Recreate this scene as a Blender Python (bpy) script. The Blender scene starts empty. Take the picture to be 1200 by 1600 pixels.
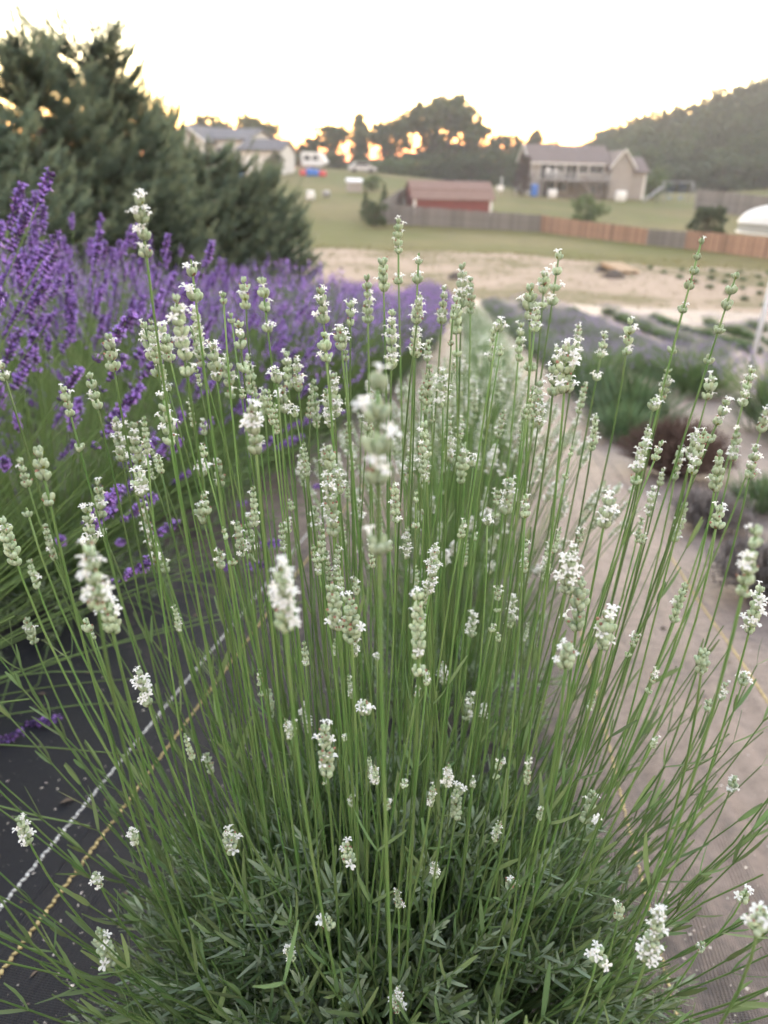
import bpy, math, random
import numpy as np
from mathutils import Vector, Matrix, Quaternion

R = math.radians
rnd = random.Random(7)
ORD = ['first', 'second', 'third', 'fourth', 'fifth', 'sixth', 'seventh', 'eighth', 'ninth', 'tenth', 'eleventh', 'twelfth', 'thirteenth', 'fourteenth', 'fifteenth', 'sixteenth', 'seventeenth', 'eighteenth', 'nineteenth', 'twentieth', 'twenty-first', 'twenty-second', 'twenty-third', 'twenty-fourth', 'twenty-fifth', 'twenty-sixth', 'twenty-seventh', 'twenty-eighth', 'last but four', 'last but three', 'last but two', 'last but one', 'last', 'last', 'last', 'last', 'last', 'last']
scene = bpy.context.scene
col = scene.collection

# ------------------------------------------------------------------ camera
CAMH = 0.95
F = 1155.0
cam_d = bpy.data.cameras.new('camera')
cam = bpy.data.objects.new('camera', cam_d)
col.objects.link(cam)
CM = Matrix.Rotation(R(90 - 25.0), 3, 'X') @ Matrix.Rotation(R(1.5), 3, 'Z')
cam.matrix_world = Matrix.Translation((0, 0, CAMH)) @ CM.to_4x4()
cam_d.sensor_fit = 'VERTICAL'
cam_d.sensor_height = 36
cam_d.lens = F / 1600 * 36
cam_d.clip_start = 0.02
cam_d.clip_end = 2000
cam_d.dof.use_dof = True
cam_d.dof.focus_distance = 0.62
cam_d.dof.aperture_fstop = 5.6
scene.camera = cam

# ------------------------------------------------------------------ light
SUN_AZ, SUN_EL = 6.0, -2.0      # the sun has just set behind the far trees
w = bpy.data.worlds.new('World')
scene.world = w
w.use_nodes = True
nt = w.node_tree
bg = nt.nodes['Background']
sky = nt.nodes.new('ShaderNodeTexSky')
sky.sky_type = 'NISHITA'
sky.sun_disc = False
sky.sun_elevation = R(SUN_EL)
sky.sun_rotation = R(SUN_AZ)
sky.air_density = 1.0
sky.dust_density = .9
sky.ozone_density = .75
hs_ = nt.nodes.new('ShaderNodeHueSaturation')
hs_.inputs['Saturation'].default_value = .88
nt.links.new(sky.outputs[0], hs_.inputs['Color'])
nt.links.new(hs_.outputs[0], bg.inputs[0])
bg.inputs[1].default_value = 0.15
sun_d = bpy.data.lights.new('sun', 'SUN')
sun_d.energy = 0.02
sun_d.angle = R(16)
sun_d.color = (1, .78, .55)
sun = bpy.data.objects.new('sun', sun_d)
col.objects.link(sun)
_el = R(SUN_EL + 9)     # afterglow, a little above the skyline
_sv = Vector((math.sin(R(SUN_AZ)) * math.cos(_el), math.cos(R(SUN_AZ)) * math.cos(_el), math.sin(_el)))
sun.rotation_euler = (-_sv).to_track_quat('-Z', 'Y').to_euler()
sun.location = (0, 0, 60)
vs = scene.view_settings
vs.view_transform = 'Standard'
vs.look = 'None'
vs.gamma = 1
vs.use_curve_mapping = False
vs.exposure = 6.8
scene.cycles.max_bounces = 6
scene.cycles.diffuse_bounces = 3
scene.cycles.glossy_bounces = 2
scene.cycles.transmission_bounces = 4
scene.cycles.transparent_max_bounces = 8
scene.cycles.volume_bounces = 0

# ------------------------------------------------------------------ geometry of the place
C0 = Vector((0, 0, CAMH))
AZ = R(8.2)
RV = Vector((math.sin(AZ), math.cos(AZ)))     # direction of the rows
PV = Vector((math.cos(AZ), -math.sin(AZ)))    # across the rows


def sm(t):
    t = max(0.0, min(1.0, t))
    return t * t * (3 - 2 * t)


def prof(s):
    if s < 12:
        return -.1535 * s
    if s < 31.7:
        q = s - 12
        return -1.842 - .1535 * (q - q * q / 39.4)
    return -1.842 - 1.512


def ground(x, y):
    s = x * RV.x + y * RV.y
    z = prof(s)
    p = x * PV.x + y * PV.y
    if p < -.7:      # the field climbs gently to the left
        z += .085 * min(5, -.7 - p) * (1 - sm((s - 14) / 16))
    if y > 58:
        t = y - 58
        t = t * sm(t / 12)
        sl = .056 + (.022 - .056) * sm((x + 14) / 40)
        if t > 62:
            t = 62 + 18 * (1 - math.exp(-(t - 62) / 18))
        z += sl * t
        if y > 132:     # beyond the crest the ground drops again
            z -= 2.6 * sm((y - 132) / 40)
    # the wooded hill on the right
    if x > 35 and y > 100:
        z += 26 * sm((x - 42) / 95) * sm((y - 105) / 110) * (1 - sm((y - 235) / 110))
    return z


def ray(px, py):
    d = CM @ Vector((px - 600, 800 - py, -F))
    return d / F


def at_depth(px, py, d):
    return C0 + ray(px, py) * d


def at_y(px, py, Y):
    r = ray(px, py)
    return C0 + r * (Y / r.y)


def hit(px, py, far=400):
    r = ray(px, py)
    lo = 0.2
    t = lo
    while t < far:
        p = C0 + r * t
        if p.z < ground(p.x, p.y):
            a, b = t / 1.03 - .02, t
            for _ in range(25):
                m = (a + b) / 2
                p = C0 + r * m
                if p.z < ground(p.x, p.y):
                    b = m
                else:
                    a = m
            p = C0 + r * b
            return Vector((p.x, p.y, ground(p.x, p.y)))
        t = t * 1.03 + .01
    p = C0 + r * far
    return Vector((p.x, p.y, ground(p.x, p.y)))


def project(p):
    q = CM.transposed() @ (Vector(p) - C0)
    if q.z > -.05:
        return (-9999, -9999, q.z)
    return (600 + F * q.x / -q.z, 800 - F * q.y / -q.z, -q.z)


def sp(s, p):
    if s > 6:      # the rows swing a little to the left down the slope
        p = p - .0036 * (s - 6) ** 2
    v = RV * s + PV * p
    return v.x, v.y


# ------------------------------------------------------------------ materials
MATS = {}


def mat(name, color, rough=.6, var=0.0, transl=0.0, noise=None, bump=None, spec=.35, metal=0, huevar=0.0, obvar=0.0, color2=None, sheen=0):
    """colour with per-piece variation (random per island / per object), optional mottling and relief"""
    m = bpy.data.materials.new(name)
    m.use_nodes = True
    n = m.node_tree.nodes
    l = m.node_tree.links
    b = n['Principled BSDF']
    b.inputs['Roughness'].default_value = rough
    b.inputs['Specular IOR Level'].default_value = spec
    b.inputs['Metallic'].default_value = metal
    rgb = n.new('ShaderNodeRGB')
    rgb.outputs[0].default_value = (*color, 1)
    out = rgb.outputs[0]
    tc = n.new('ShaderNodeTexCoord')
    if color2 is not None:
        nz = n.new('ShaderNodeTexNoise')
        nz.inputs['Scale'].default_value = noise or 8
        nz.inputs['Detail'].default_value = 5
        l.new(tc.outputs['Object'], nz.inputs['Vector'])
        rp = n.new('ShaderNodeMapRange')
        rp.inputs[1].default_value = .35
        rp.inputs[2].default_value = .65
        l.new(nz.outputs['Fac'], rp.inputs[0])
        mx = n.new('ShaderNodeMix')
        mx.data_type = 'RGBA'
        l.new(rp.outputs[0], mx.inputs[0])
        l.new(out, mx.inputs[6])
        mx.inputs[7].default_value = (*color2, 1)
        out = mx.outputs[2]
    if var or huevar or obvar:
        g = n.new('ShaderNodeNewGeometry')
        oi = n.new('ShaderNodeObjectInfo')
        hs = n.new('ShaderNodeHueSaturation')

        def rng(src, lo, hi):
            mr = n.new('ShaderNodeMapRange')
            mr.inputs[3].default_value = lo
            mr.inputs[4].default_value = hi
            l.new(src, mr.inputs[0])
            return mr.outputs[0]
        v = rng(g.outputs['Random Per Island'], 1 - var, 1 + var)
        if obvar:
            v2 = rng(oi.outputs['Random'], 1 - obvar, 1 + obvar)
            mu = n.new('ShaderNodeMath')
            mu.operation = 'MULTIPLY'
            l.new(v, mu.inputs[0])
            l.new(v2, mu.inputs[1])
            v = mu.outputs[0]
        l.new(v, hs.inputs['Value'])
        if huevar:
            wn = n.new('ShaderNodeTexWhiteNoise')
            wn.noise_dimensions = '1D'
            l.new(g.outputs['Random Per Island'], wn.inputs['W'])
            l.new(rng(wn.outputs['Value'], .5 - huevar, .5 + huevar), hs.inputs['Hue'])
        l.new(out, hs.inputs['Color'])
        out = hs.outputs[0]
    l.new(out, b.inputs['Base Color'])
    if bump:
        nz = n.new('ShaderNodeTexNoise')
        nz.inputs['Scale'].default_value = bump[0]
        nz.inputs['Detail'].default_value = 4
        l.new(tc.outputs['Object'], nz.inputs['Vector'])
        bp = n.new('ShaderNodeBump')
        bp.inputs['Strength'].default_value = bump[1]
        bp.inputs['Distance'].default_value = bump[2]
        l.new(nz.outputs['Fac'], bp.inputs['Height'])
        l.new(bp.outputs[0], b.inputs['Normal'])
    if transl:
        tr = n.new('ShaderNodeBsdfTranslucent')
        l.new(out, tr.inputs[0])
        ms = n.new('ShaderNodeMixShader')
        ms.inputs[0].default_value = transl
        l.new(b.outputs[0], ms.inputs[1])
        l.new(tr.outputs[0], ms.inputs[2])
        l.new(ms.outputs[0], n['Material Output'].inputs[0])
    MATS[name] = m
    return m


M = dict(
    bud=mat('pale bud', (.52, .60, .445), .6, var=.17, huevar=.022, obvar=.13, transl=.22, color2=(.38, .475, .29), noise=260, bump=(900, .35, .0006)),
    petal=mat('white petal', (.86, .86, .84), .5, var=.05, transl=.35),
    dry=mat('withered petal', (.36, .2, .15), .7, var=.3, transl=.2),
    bract=mat('yellow green bract', (.26, .30, .05), .6, var=.2, transl=.3),
    stalk=mat('green stalk', (.10, .20, .055), .5, obvar=.35, transl=.06, color2=(.16, .235, .085), noise=25, bump=(700, .2, .0004)),
    leaf=mat('lavender leaf', (.165, .245, .105), .55, var=.35, huevar=.025, obvar=.15, transl=.35, bump=(500, .3, .0005)),
    leafgrey=mat('young grey leaf', (.30, .38, .26), .65, var=.25, huevar=.02, obvar=.2, transl=.25),
    twig=mat('woody twig', (.16, .12, .09), .85, var=.4, bump=(200, .5, .001)),
    pbud=mat('purple bud', (.105, .055, .19), .6, var=.4, huevar=.025, transl=.2),
    pbloom=mat('violet bloom', (.44, .255, .74), .5, var=.3, huevar=.025, transl=.4),
    greybud=mat('grey violet bud', (.19, .18, .23), .6, var=.35, transl=.2),
    palebloom=mat('pale violet bloom', (.37, .28, .50), .55, var=.3, huevar=.02, transl=.35),
    pstalk=mat('purple lavender stalk', (.14, .22, .07), .55, var=.3, obvar=.2, transl=.1),
    pleaf=mat('silvery leaf', (.13, .20, .085), .6, var=.35, huevar=.02, obvar=.15, transl=.25),
    mound=mat('mound leaf', (.095, .15, .065), .6, var=.4, huevar=.03, obvar=.25, transl=.25),
    deadtwig=mat('dead brown twig', (.115, .075, .06), .9, var=.4),
    greytwig=mat('dry grey twig', (.17, .15, .14), .9, var=.4),
    needle=mat('pine needle', (.165, .22, .155), .6, var=.3, huevar=.03, obvar=.15, transl=.5),
    pinetip=mat('pine shoot needle', (.22, .26, .16), .6, var=.3, huevar=.03, transl=.45),
    bark=mat('bark', (.11, .085, .065), .9, color2=(.06, .045, .035), noise=6, bump=(12, .8, .02)),
    crown=mat('tree leaf', (.055, .085, .030), .6, var=.4, huevar=.03, obvar=.25, transl=.3),
    crownlight=mat('light tree leaf', (.09, .14, .04), .6, var=.3, huevar=.03, transl=.3),
    crownred=mat('dark red leaf', (.055, .035, .035), .6, var=.4, transl=.25),
    grey=mat('weathered board', (.20, .185, .18), .85, obvar=.25, color2=(.13, .12, .12), noise=5, bump=(30, .4, .01)),
    cedar=mat('cedar board', (.31, .19, .135), .8, obvar=.34, color2=(.24, .15, .11), noise=5, bump=(30, .4, .01)),
    roofgrey=mat('grey shingle', (.10, .10, .115), .85, color2=(.14, .135, .145), noise=4, bump=(9, .6, .03)),
    roofbrown=mat('brown shingle', (.135, .105, .098), .85, color2=(.175, .14, .13), noise=4, bump=(9, .6, .03)),
    roofred=mat('tan brown shingle', (.25, .165, .14), .85, color2=(.20, .13, .11), noise=4, bump=(9, .6, .03)),
    siding=mat('beige siding', (.33, .305, .285), .7, color2=(.30, .275, .26), noise=2),
    sidingwhite=mat('white siding', (.62, .60, .58), .7, color2=(.56, .54, .52), noise=2),
    trim=mat('white trim', (.72, .71, .69), .5),
    redwall=mat('red barn board', (.21, .055, .05), .75, obvar=.2, color2=(.165, .045, .045), noise=3),
    glass=mat('dark window glass', (.03, .035, .045), .08, spec=.6),
    deckwood=mat('deck board', (.22, .19, .17), .8, obvar=.2, color2=(.16, .14, .125), noise=4),
    whiteplastic=mat('white plastic', (.78, .78, .78), .4, color2=(.70, .70, .70), noise=3),
    blueplastic=mat('blue plastic', (.05, .19, .62), .4),
    redplastic=mat('red plastic', (.62, .09, .11), .4),
    canvas=mat('white canvas', (.80, .80, .78), .7, color2=(.74, .74, .72), noise=3, transl=.25, bump=(14, .25, .02)),
    metal=mat('pale painted steel', (.70, .73, .80), .4, spec=.6),
    darkmetal=mat('dark rubber', (.03, .03, .032), .6),
    greysteel=mat('grey steel', (.26, .26, .27), .5),
    paint=mat('silver paint', (.5, .5, .52), .35, spec=.6),
    pallet=mat('pale pallet wood', (.46, .33, .21), .8, obvar=.12, color2=(.38, .27, .17), noise=9),
    rock=mat('dark earth clod', (.09, .075, .065), .95, var=.3),
    white_thread=mat('white thread', (.62, .62, .60), .8, var=.2),
    yellow_thread=mat('yellow thread', (.50, .40, .19), .8, var=.2),
    litter=mat('fallen petal', (.56, .50, .44), .8, var=.4, huevar=.03),
    grasstuft=mat('dry grass blade', (.19, .18, .07), .8, var=.4, huevar=.04, transl=.2),
)


# ------------------------------------------------------------------ mesh helpers
class MB:
    def __init__(self):
        self.v, self.f, self.m = [], [], []
        self.n = 0

    def add(self, verts, faces, mi=0):
        o = self.n
        a = np.asarray(verts, dtype=np.float64).reshape(-1, 3)
        self.v.append(a)
        self.n += len(a)
        for f in faces:
            self.f.append(tuple(i + o for i in f))
        self.m.extend([mi] * len(faces))

    def tube(self, pts, radii, sides=6, mi=0, cap=True):
        pts = [Vector(p) for p in pts]
        k = len(pts)
        if not hasattr(radii, '__len__'):
            radii = [radii] * k
        vs, fs = [], []
        nrm = None
        for i, p in enumerate(pts):
            t = (pts[min(i + 1, k - 1)] - pts[max(i - 1, 0)])
            if t.length < 1e-9:
                t = Vector((0, 0, 1))
            t.normalize()
            if nrm is None:
                nrm = t.orthogonal().normalized()
            else:
                nrm = (nrm - t * nrm.dot(t))
                nrm = nrm.normalized() if nrm.length > 1e-6 else t.orthogonal().normalized()
            b = t.cross(nrm)
            for j in range(sides):
                a = 2 * math.pi * j / sides
                vs.append(p + (nrm * math.cos(a) + b * math.sin(a)) * radii[i])
        for i in range(k - 1):
            for j in range(sides):
                a, b = i * sides + j, i * sides + (j + 1) % sides
                fs.append((a, b, b + sides, a + sides))
        if cap:
            fs.append(tuple(range(sides))[::-1])
            fs.append(tuple((k - 1) * sides + j for j in range(sides)))
        self.add([tuple(v) for v in vs], fs, mi)

    def box(self, lo, hi, mi=0, mtx=None):
        x0, y0, z0 = lo
        x1, y1, z1 = hi
        v = [(x0, y0, z0), (x1, y0, z0), (x1, y1, z0), (x0, y1, z0), (x0, y0, z1), (x1, y0, z1), (x1, y1, z1), (x0, y1, z1)]
        if mtx is not None:
            v = [tuple(mtx @ Vector(p)) for p in v]
        self.add(v, [(0, 3, 2, 1), (4, 5, 6, 7), (0, 1, 5, 4), (1, 2, 6, 5), (2, 3, 7, 6), (3, 0, 4, 7)], mi)

    def prism(self, poly, y0, y1, mi=0):
        """polygon in x,z extruded along y"""
        k = len(poly)
        v = [(x, y0, z) for x, z in poly] + [(x, y1, z) for x, z in poly]
        f = [tuple(range(k))[::-1], tuple(range(k, 2 * k))]
        f = [tuple(range(k)), tuple(range(2 * k - 1, k - 1, -1))]
        for i in range(k):
            j = (i + 1) % k
            f.append((j, i, i + k, j + k))
        self.add(v, f, mi)

    def blade(self, p, d, length, width, up=None, curl=.15, mi=0, segs=3, fold=.3, tipw=.38):
        """narrow leaf: folded along the midrib, bending towards 'up'"""
        d = Vector(d).normalized()
        if up is None:
            up = Vector((0, 0, 1))
        side = d.cross(up)
        if side.length < 1e-3:
            side = d.orthogonal()
        side.normalize()
        nrm = side.cross(d)
        vs, fs = [], []
        p = Vector(p)
        wprof = [.62, 1, .95, tipw] if segs == 3 else [.6, 1, tipw]
        for i in range(segs + 1):
            t = i / segs
            c = p + d * length * t + nrm * (curl * length * t * t)
            wd = width * .5 * wprof[i]
            vs += [c - side * wd + nrm * wd * fold, c, c + side * wd + nrm * wd * fold]
        for i in range(segs):
            a = i * 3
            fs += [(a, a + 1, a + 4, a + 3), (a + 1, a + 2, a + 5, a + 4)]
        self.add([tuple(v) for v in vs], fs, mi)

    def mesh(self, name, mats, smooth=False):
        me = bpy.data.meshes.new(name)
        v = np.concatenate(self.v) if self.v else np.zeros((0, 3))
        me.from_pydata(v.tolist(), [], self.f)
        for mm in (mats if isinstance(mats, (list, tuple)) else [mats]):
            me.materials.append(mm)
        if len(me.polygons):
            me.polygons.foreach_set('material_index', self.m)
            me.polygons.foreach_set('use_smooth', [smooth] * len(me.polygons))
        me.update()
        return me


def tag(o, label=None, cat=None, group=None, kind=None):
    if label:
        o['label'] = label
    if cat:
        o['category'] = cat
    if group:
        o['group'] = group
    if kind:
        o['kind'] = kind
    return o


def obj(name, data, parent=None, loc=None, mtx=None):
    if isinstance(data, tuple):
        mb, mats = data[0], data[1]
        data = mb.mesh(name, mats, data[2] if len(data) > 2 else False)
    o = bpy.data.objects.new(name, data)
    col.objects.link(o)
    if parent is not None:
        o.parent = parent
    if mtx is not None:
        o.matrix_basis = mtx
    elif loc is not None:
        o.location = loc
    return o


def empty(name, label, cat, loc=(0, 0, 0), rz=0, group=None):
    o = obj(name, None, None, loc)
    o.rotation_euler = (0, 0, rz)
    return tag(o, label, cat, group)


def copy_tree(o, parent=None):
    c = o.copy()
    col.objects.link(c)
    if parent is not None:
        c.parent = parent
    for ch in list(o.children):
        copy_tree(ch, c)
    return c


def align(p, d, spin=0, s=1.0):
    """matrix that puts +Z along d at p"""
    q = Vector((0, 0, 1)).rotation_difference(Vector(d).normalized())
    return Matrix.Translation(p) @ q.to_matrix().to_4x4() @ Matrix.Rotation(spin, 4, 'Z') @ Matrix.Scale(s, 4)


# ------------------------------------------------------------------ ground, fabric, sand, grass
def nodes_of(name):
    m = bpy.data.materials.new(name)
    m.use_nodes = True
    return m, m.node_tree.nodes, m.node_tree.links, m.node_tree.nodes['Principled BSDF']


def ramp(n, l, src, a, b):
    r = n.new('ShaderNodeMapRange')
    r.interpolation_type = 'SMOOTHSTEP'
    r.inputs[1].default_value = a
    r.inputs[2].default_value = b
    l.new(src, r.inputs[0])
    return r.outputs[0]


def noise(n, l, vec, scale, detail=5, rough=.55):
    z = n.new('ShaderNodeTexNoise')
    z.inputs['Scale'].default_value = scale
    z.inputs['Detail'].default_value = detail
    z.inputs['Roughness'].default_value = rough
    l.new(vec, z.inputs['Vector'])
    return z.outputs['Fac']


def math_(n, l, op, a, b=None):
    z = n.new('ShaderNodeMath')
    z.operation = op
    for i, s in enumerate((a, b)):
        if s is None:
            continue
        if isinstance(s, (int, float)):
            z.inputs[i].default_value = s
        else:
            l.new(s, z.inputs[i])
    return z.outputs[0]


def mixc(n, l, fac, a, b):
    x = n.new('ShaderNodeMix')
    x.data_type = 'RGBA'
    l.new(fac, x.inputs[0]) if not isinstance(fac, (int, float)) else setattr(x.inputs[0], 'default_value', fac)
    for i, s in ((6, a), (7, b)):
        if isinstance(s, tuple):
            x.inputs[i].default_value = (*s, 1)
        else:
            l.new(s, x.inputs[i])
    return x.outputs[2]


def fabric_material():
    # local coordinates of the sheet: x across the rows, y along them
    m, n, l, b = nodes_of('woven ground cover')
    tc = n.new('ShaderNodeTexCoord')
    P = tc.outputs['Object']
    sx = n.new('ShaderNodeSeparateXYZ')
    l.new(P, sx.inputs[0])
    X, Y = sx.outputs[0], sx.outputs[1]
    # Dust blown over the right-hand path and the farther part of the left one
    d1 = math_(n, l, 'MULTIPLY', ramp(n, l, X, .02, .42), math_(n, l, 'ADD', math_(n, l, 'MULTIPLY', ramp(n, l, Y, .25, 1.3), .5), .5))
    d2 = math_(n, l, 'MULTIPLY', ramp(n, l, Y, .9, 3.0), .85)
    d = math_(n, l, 'MAXIMUM', d1, d2)
    n1 = noise(n, l, P, 2.2)
    n2 = noise(n, l, P, 26, 6, .65)
    dd = math_(n, l, 'ADD', math_(n, l, 'MULTIPLY', d, .72), math_(n, l, 'MULTIPLY', math_(n, l, 'SUBTRACT', n1, .5), .55))
    dd = math_(n, l, 'ADD', dd, math_(n, l, 'MULTIPLY', math_(n, l, 'SUBTRACT', n2, .5), .7))
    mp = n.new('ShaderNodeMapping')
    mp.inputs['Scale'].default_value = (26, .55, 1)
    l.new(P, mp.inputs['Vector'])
    n3 = noise(n, l, mp.outputs[0], 1.0, 3, .5)     # lengthwise streaks: shading of the fabric ridges painted into the dusty colour
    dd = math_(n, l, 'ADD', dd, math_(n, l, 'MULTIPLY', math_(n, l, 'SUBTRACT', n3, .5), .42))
    dust_and_shade = ramp(n, l, dd, .10, 1.05)
    c = mixc(n, l, dust_and_shade, (.013, .015, .023), (.35, .268, .232))
    c = mixc(n, l, math_(n, l, 'MULTIPLY', ramp(n, l, Y, 7.5, 12), ramp(n, l, n1, .3, .55)), c, (.40, .31, .245))
    l.new(c, b.inputs['Base Color'])
    b.inputs['Roughness'].default_value = .62
    b.inputs['Specular IOR Level'].default_value = .4
    # weave
    w1 = n.new('ShaderNodeTexWave')
    w1.bands_direction = 'X'
    w1.inputs['Scale'].default_value = 62
    w1.inputs['Distortion'].default_value = .6
    l.new(P, w1.inputs['Vector'])
    w2 = n.new('ShaderNodeTexWave')
    w2.bands_direction = 'Y'
    w2.inputs['Scale'].default_value = 88
    w2.inputs['Distortion'].default_value = .6
    l.new(P, w2.inputs['Vector'])
    hh = math_(n, l, 'ADD', math_(n, l, 'MULTIPLY', w1.outputs['Fac'], w2.outputs['Fac']), math_(n, l, 'MULTIPLY', n2, 1.3))
    bp = n.new('ShaderNodeBump')
    bp.inputs['Strength'].default_value = .9
    bp.inputs['Distance'].default_value = .005
    l.new(hh, bp.inputs['Height'])
    l.new(bp.outputs[0], b.inputs['Normal'])
    return m


def field_material():
    m, n, l, b = nodes_of('meadow ground')
    tc = n.new('ShaderNodeTexCoord')
    P = tc.outputs['Object']
    a = noise(n, l, P, .05, 6, .6)
    c = noise(n, l, P, .6, 6, .65)
    e = noise(n, l, P, 6, 5, .7)
    g = mixc(n, l, ramp(n, l, a, .40, .60), (.135, .135, .042), (.20, .165, .075))
    g = mixc(n, l, ramp(n, l, c, .45, .75), g, (.14, .115, .06))
    g = mixc(n, l, math_(n, l, 'MULTIPLY', ramp(n, l, e, .3, .8), .5), g, (.085, .09, .028))
    l.new(g, b.inputs['Base Color'])
    b.inputs['Roughness'].default_value = .95
    b.inputs['Specular IOR Level'].default_value = .1
    bp = n.new('ShaderNodeBump')
    bp.inputs['Strength'].default_value = .8
    bp.inputs['Distance'].default_value = .08
    l.new(e, bp.inputs['Height'])
    l.new(bp.outputs[0], b.inputs['Normal'])
    return m


def sand_material():
    m, n, l, b = nodes_of('pale sand')
    tc = n.new('ShaderNodeTexCoord')
    P = tc.outputs['Object']
    a = noise(n, l, P, .22, 6, .6)
    c = noise(n, l, P, 2.5, 6, .65)
    g = mixc(n, l, ramp(n, l, c, .3, .75), (.31, .232, .175), (.43, .33, .25))
    # weeds and stubble
    k = math_(n, l, 'ADD', a, math_(n, l, 'MULTIPLY', math_(n, l, 'SUBTRACT', c, .5), .5))
    g = mixc(n, l, ramp(n, l, k, .47, .60), g, (.185, .155, .085))
    l.new(g, b.inputs['Base Color'])
    b.inputs['Roughness'].default_value = .95
    b.inputs['Specular IOR Level'].default_value = .1
    bp = n.new('ShaderNodeBump')
    bp.inputs['Strength'].default_value = .7
    bp.inputs['Distance'].default_value = .05
    l.new(c, bp.inputs['Height'])
    l.new(bp.outputs[0], b.inputs['Normal'])
    return m


def sheet(name, us, vs_, fn, m, smooth=True):
    """grid over us x vs_, fn(u,v) -> point"""
    nu, nv = len(us), len(vs_)
    verts = [tuple(fn(u, v)) for v in vs_ for u in us]
    faces = [(j * nu + i, j * nu + i + 1, (j + 1) * nu + i + 1, (j + 1) * nu + i) for j in range(nv - 1) for i in range(nu - 1)]
    me = bpy.data.meshes.new(name)
    me.from_pydata(verts, [], faces)
    me.polygons.foreach_set('use_smooth', [smooth] * len(faces))
    me.materials.append(m)
    o = obj(name, me)
    return tag(o, kind='structure')


def lin(a, b, n):
    return [a + (b - a) * i / n for i in range(n + 1)]


gx = lin(-330, -120, 10)[:-1] + lin(-120, -40, 16)[:-1] + lin(-40, 60, 60)[:-1] + lin(60, 200, 40)[:-1] + lin(200, 330, 6)
gy = lin(-80, -6, 10)[:-1] + lin(-6, 70, 100)[:-1] + lin(70, 260, 80)[:-1] + lin(260, 480, 12)
sheet('ground', gx, gy, lambda x, y: (x, y, ground(x, y) - (.03 if y < 90 else 0)), field_material())


def wrinkle(p, s):
    """long low folds of the ground cover"""
    a = .5 + .5 * math.sin(s * .9 + p * 2.1)
    z = .0042 * math.sin(p * 62 + .8 * math.sin(s * 1.1)) * (.3 + .7 * a) + .003 * math.sin(p * 27 + s * .6) + .002 * math.sin(s * 7 + p * 11)
    k = sm((p - .2) / .25)
    return z * (.35 + 1.6 * k) + .0045 * k * max(0, math.sin(p * 41 + .5 * math.sin(s * .8))) ** 6


def on_fabric(p, s, dz=0.0):
    x, y = sp(s, p)
    return Vector((x, y, ground(x, y) + .012 + wrinkle(p, s) + dz))


# the sheet's own axes run with the rows
FAB = Matrix.Rotation(-AZ, 4, 'Z')
FABI = FAB.inverted()
ps = lin(-7, -1.3, 14)[:-1] + lin(-1.3, -.3, 40)[:-1] + lin(-.3, 1.5, 130)[:-1] + lin(1.5, 13, 40)
ss = lin(-1.2, 4, 90)[:-1] + lin(4, 27.5, 70)
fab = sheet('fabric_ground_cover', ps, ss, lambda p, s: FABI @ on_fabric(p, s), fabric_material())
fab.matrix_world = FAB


def sand_edge(p):
    return 44.5 - .12 * p + 1.2 * math.sin(p * .35) + .6 * math.sin(p * 1.3)


sand = sheet('sand_strip', lin(-22, 34, 90), lin(0, 1, 40),
             lambda p, t: (lambda s: (lambda xy: (xy[0], xy[1], ground(*xy) + .02 * sm(t * 8) * sm((1 - t) * 8) - .01))(sp(s, p)))(26.8 + (sand_edge(p) - 26.8) * t), sand_material())


# ------------------------------------------------------------------ lavender pieces
def make_bud_template(sides=7):
    prof_ = [(0, .30), (.18, .72), (.45, 1.0), (.72, .95), (.92, .62), (1.0, .22)]
    v, f = [], []
    for t, r in prof_:
        for j in range(sides):
            a = 2 * math.pi * j / sides
            v.append((math.cos(a) * r, math.sin(a) * r, t))
    for i in range(len(prof_) - 1):
        for j in range(sides):
            a, b = i * sides + j, i * sides + (j + 1) % sides
            f.append((a, b, b + sides, a + sides))
    f.append(tuple((len(prof_) - 1) * sides + j for j in range(sides)))
    return np.array(v), f


BUD_V, BUD_F = make_bud_template(7)
BUDS_V, BUDS_F = make_bud_template(4)


def xf(V, mtx):
    A = np.array(mtx)
    return V @ A[:3, :3].T + A[:3, 3]


def make_corolla(r):
    """two-lipped flower: short tube and five lobes, unit length along z"""
    v, f = [], []
    sides = 6
    for t, q in ((-.25, .16), (.45, .20), (.62, .30)):
        for j in range(sides):
            a = 2 * math.pi * j / sides
            v.append((math.cos(a) * q, math.sin(a) * q, t))
    for i in range(2):
        for j in range(sides):
            a, b = i * sides + j, i * sides + (j + 1) % sides
            f.append((a, b, b + sides, a + sides))
    for k, (ang, ln, wd) in enumerate(((65, .62, .36), (115, .62, .36), (205, .46, .30), (270, .52, .32), (335, .46, .30))):
        a = R(ang + r.uniform(-10, 10))
        o = Vector((math.cos(a), math.sin(a), 0))
        s = Vector((-o.y, o.x, 0))
        up = .55 + r.uniform(-.25, .2)
        b0 = o * .22 + Vector((0, 0, .55))
        m1 = b0 + o * ln * .6 + Vector((0, 0, ln * up * .7))
        t1 = b0 + o * ln * 1.05 + Vector((0, 0, ln * up * .6 - .1))
        i0 = len(v)
        v += [tuple(b0 - s * wd * .3), tuple(b0 + s * wd * .3), tuple(m1 + s * wd * .62), tuple(m1 - s * wd * .62), tuple(t1 + s * wd * .3), tuple(t1 - s * wd * .3)]
        f += [(i0, i0 + 1, i0 + 2, i0 + 3), (i0 + 3, i0 + 2, i0 + 4, i0 + 5)]
    return np.array(v), f


COR = [make_corolla(random.Random(i)) for i in range(5)]


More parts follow.
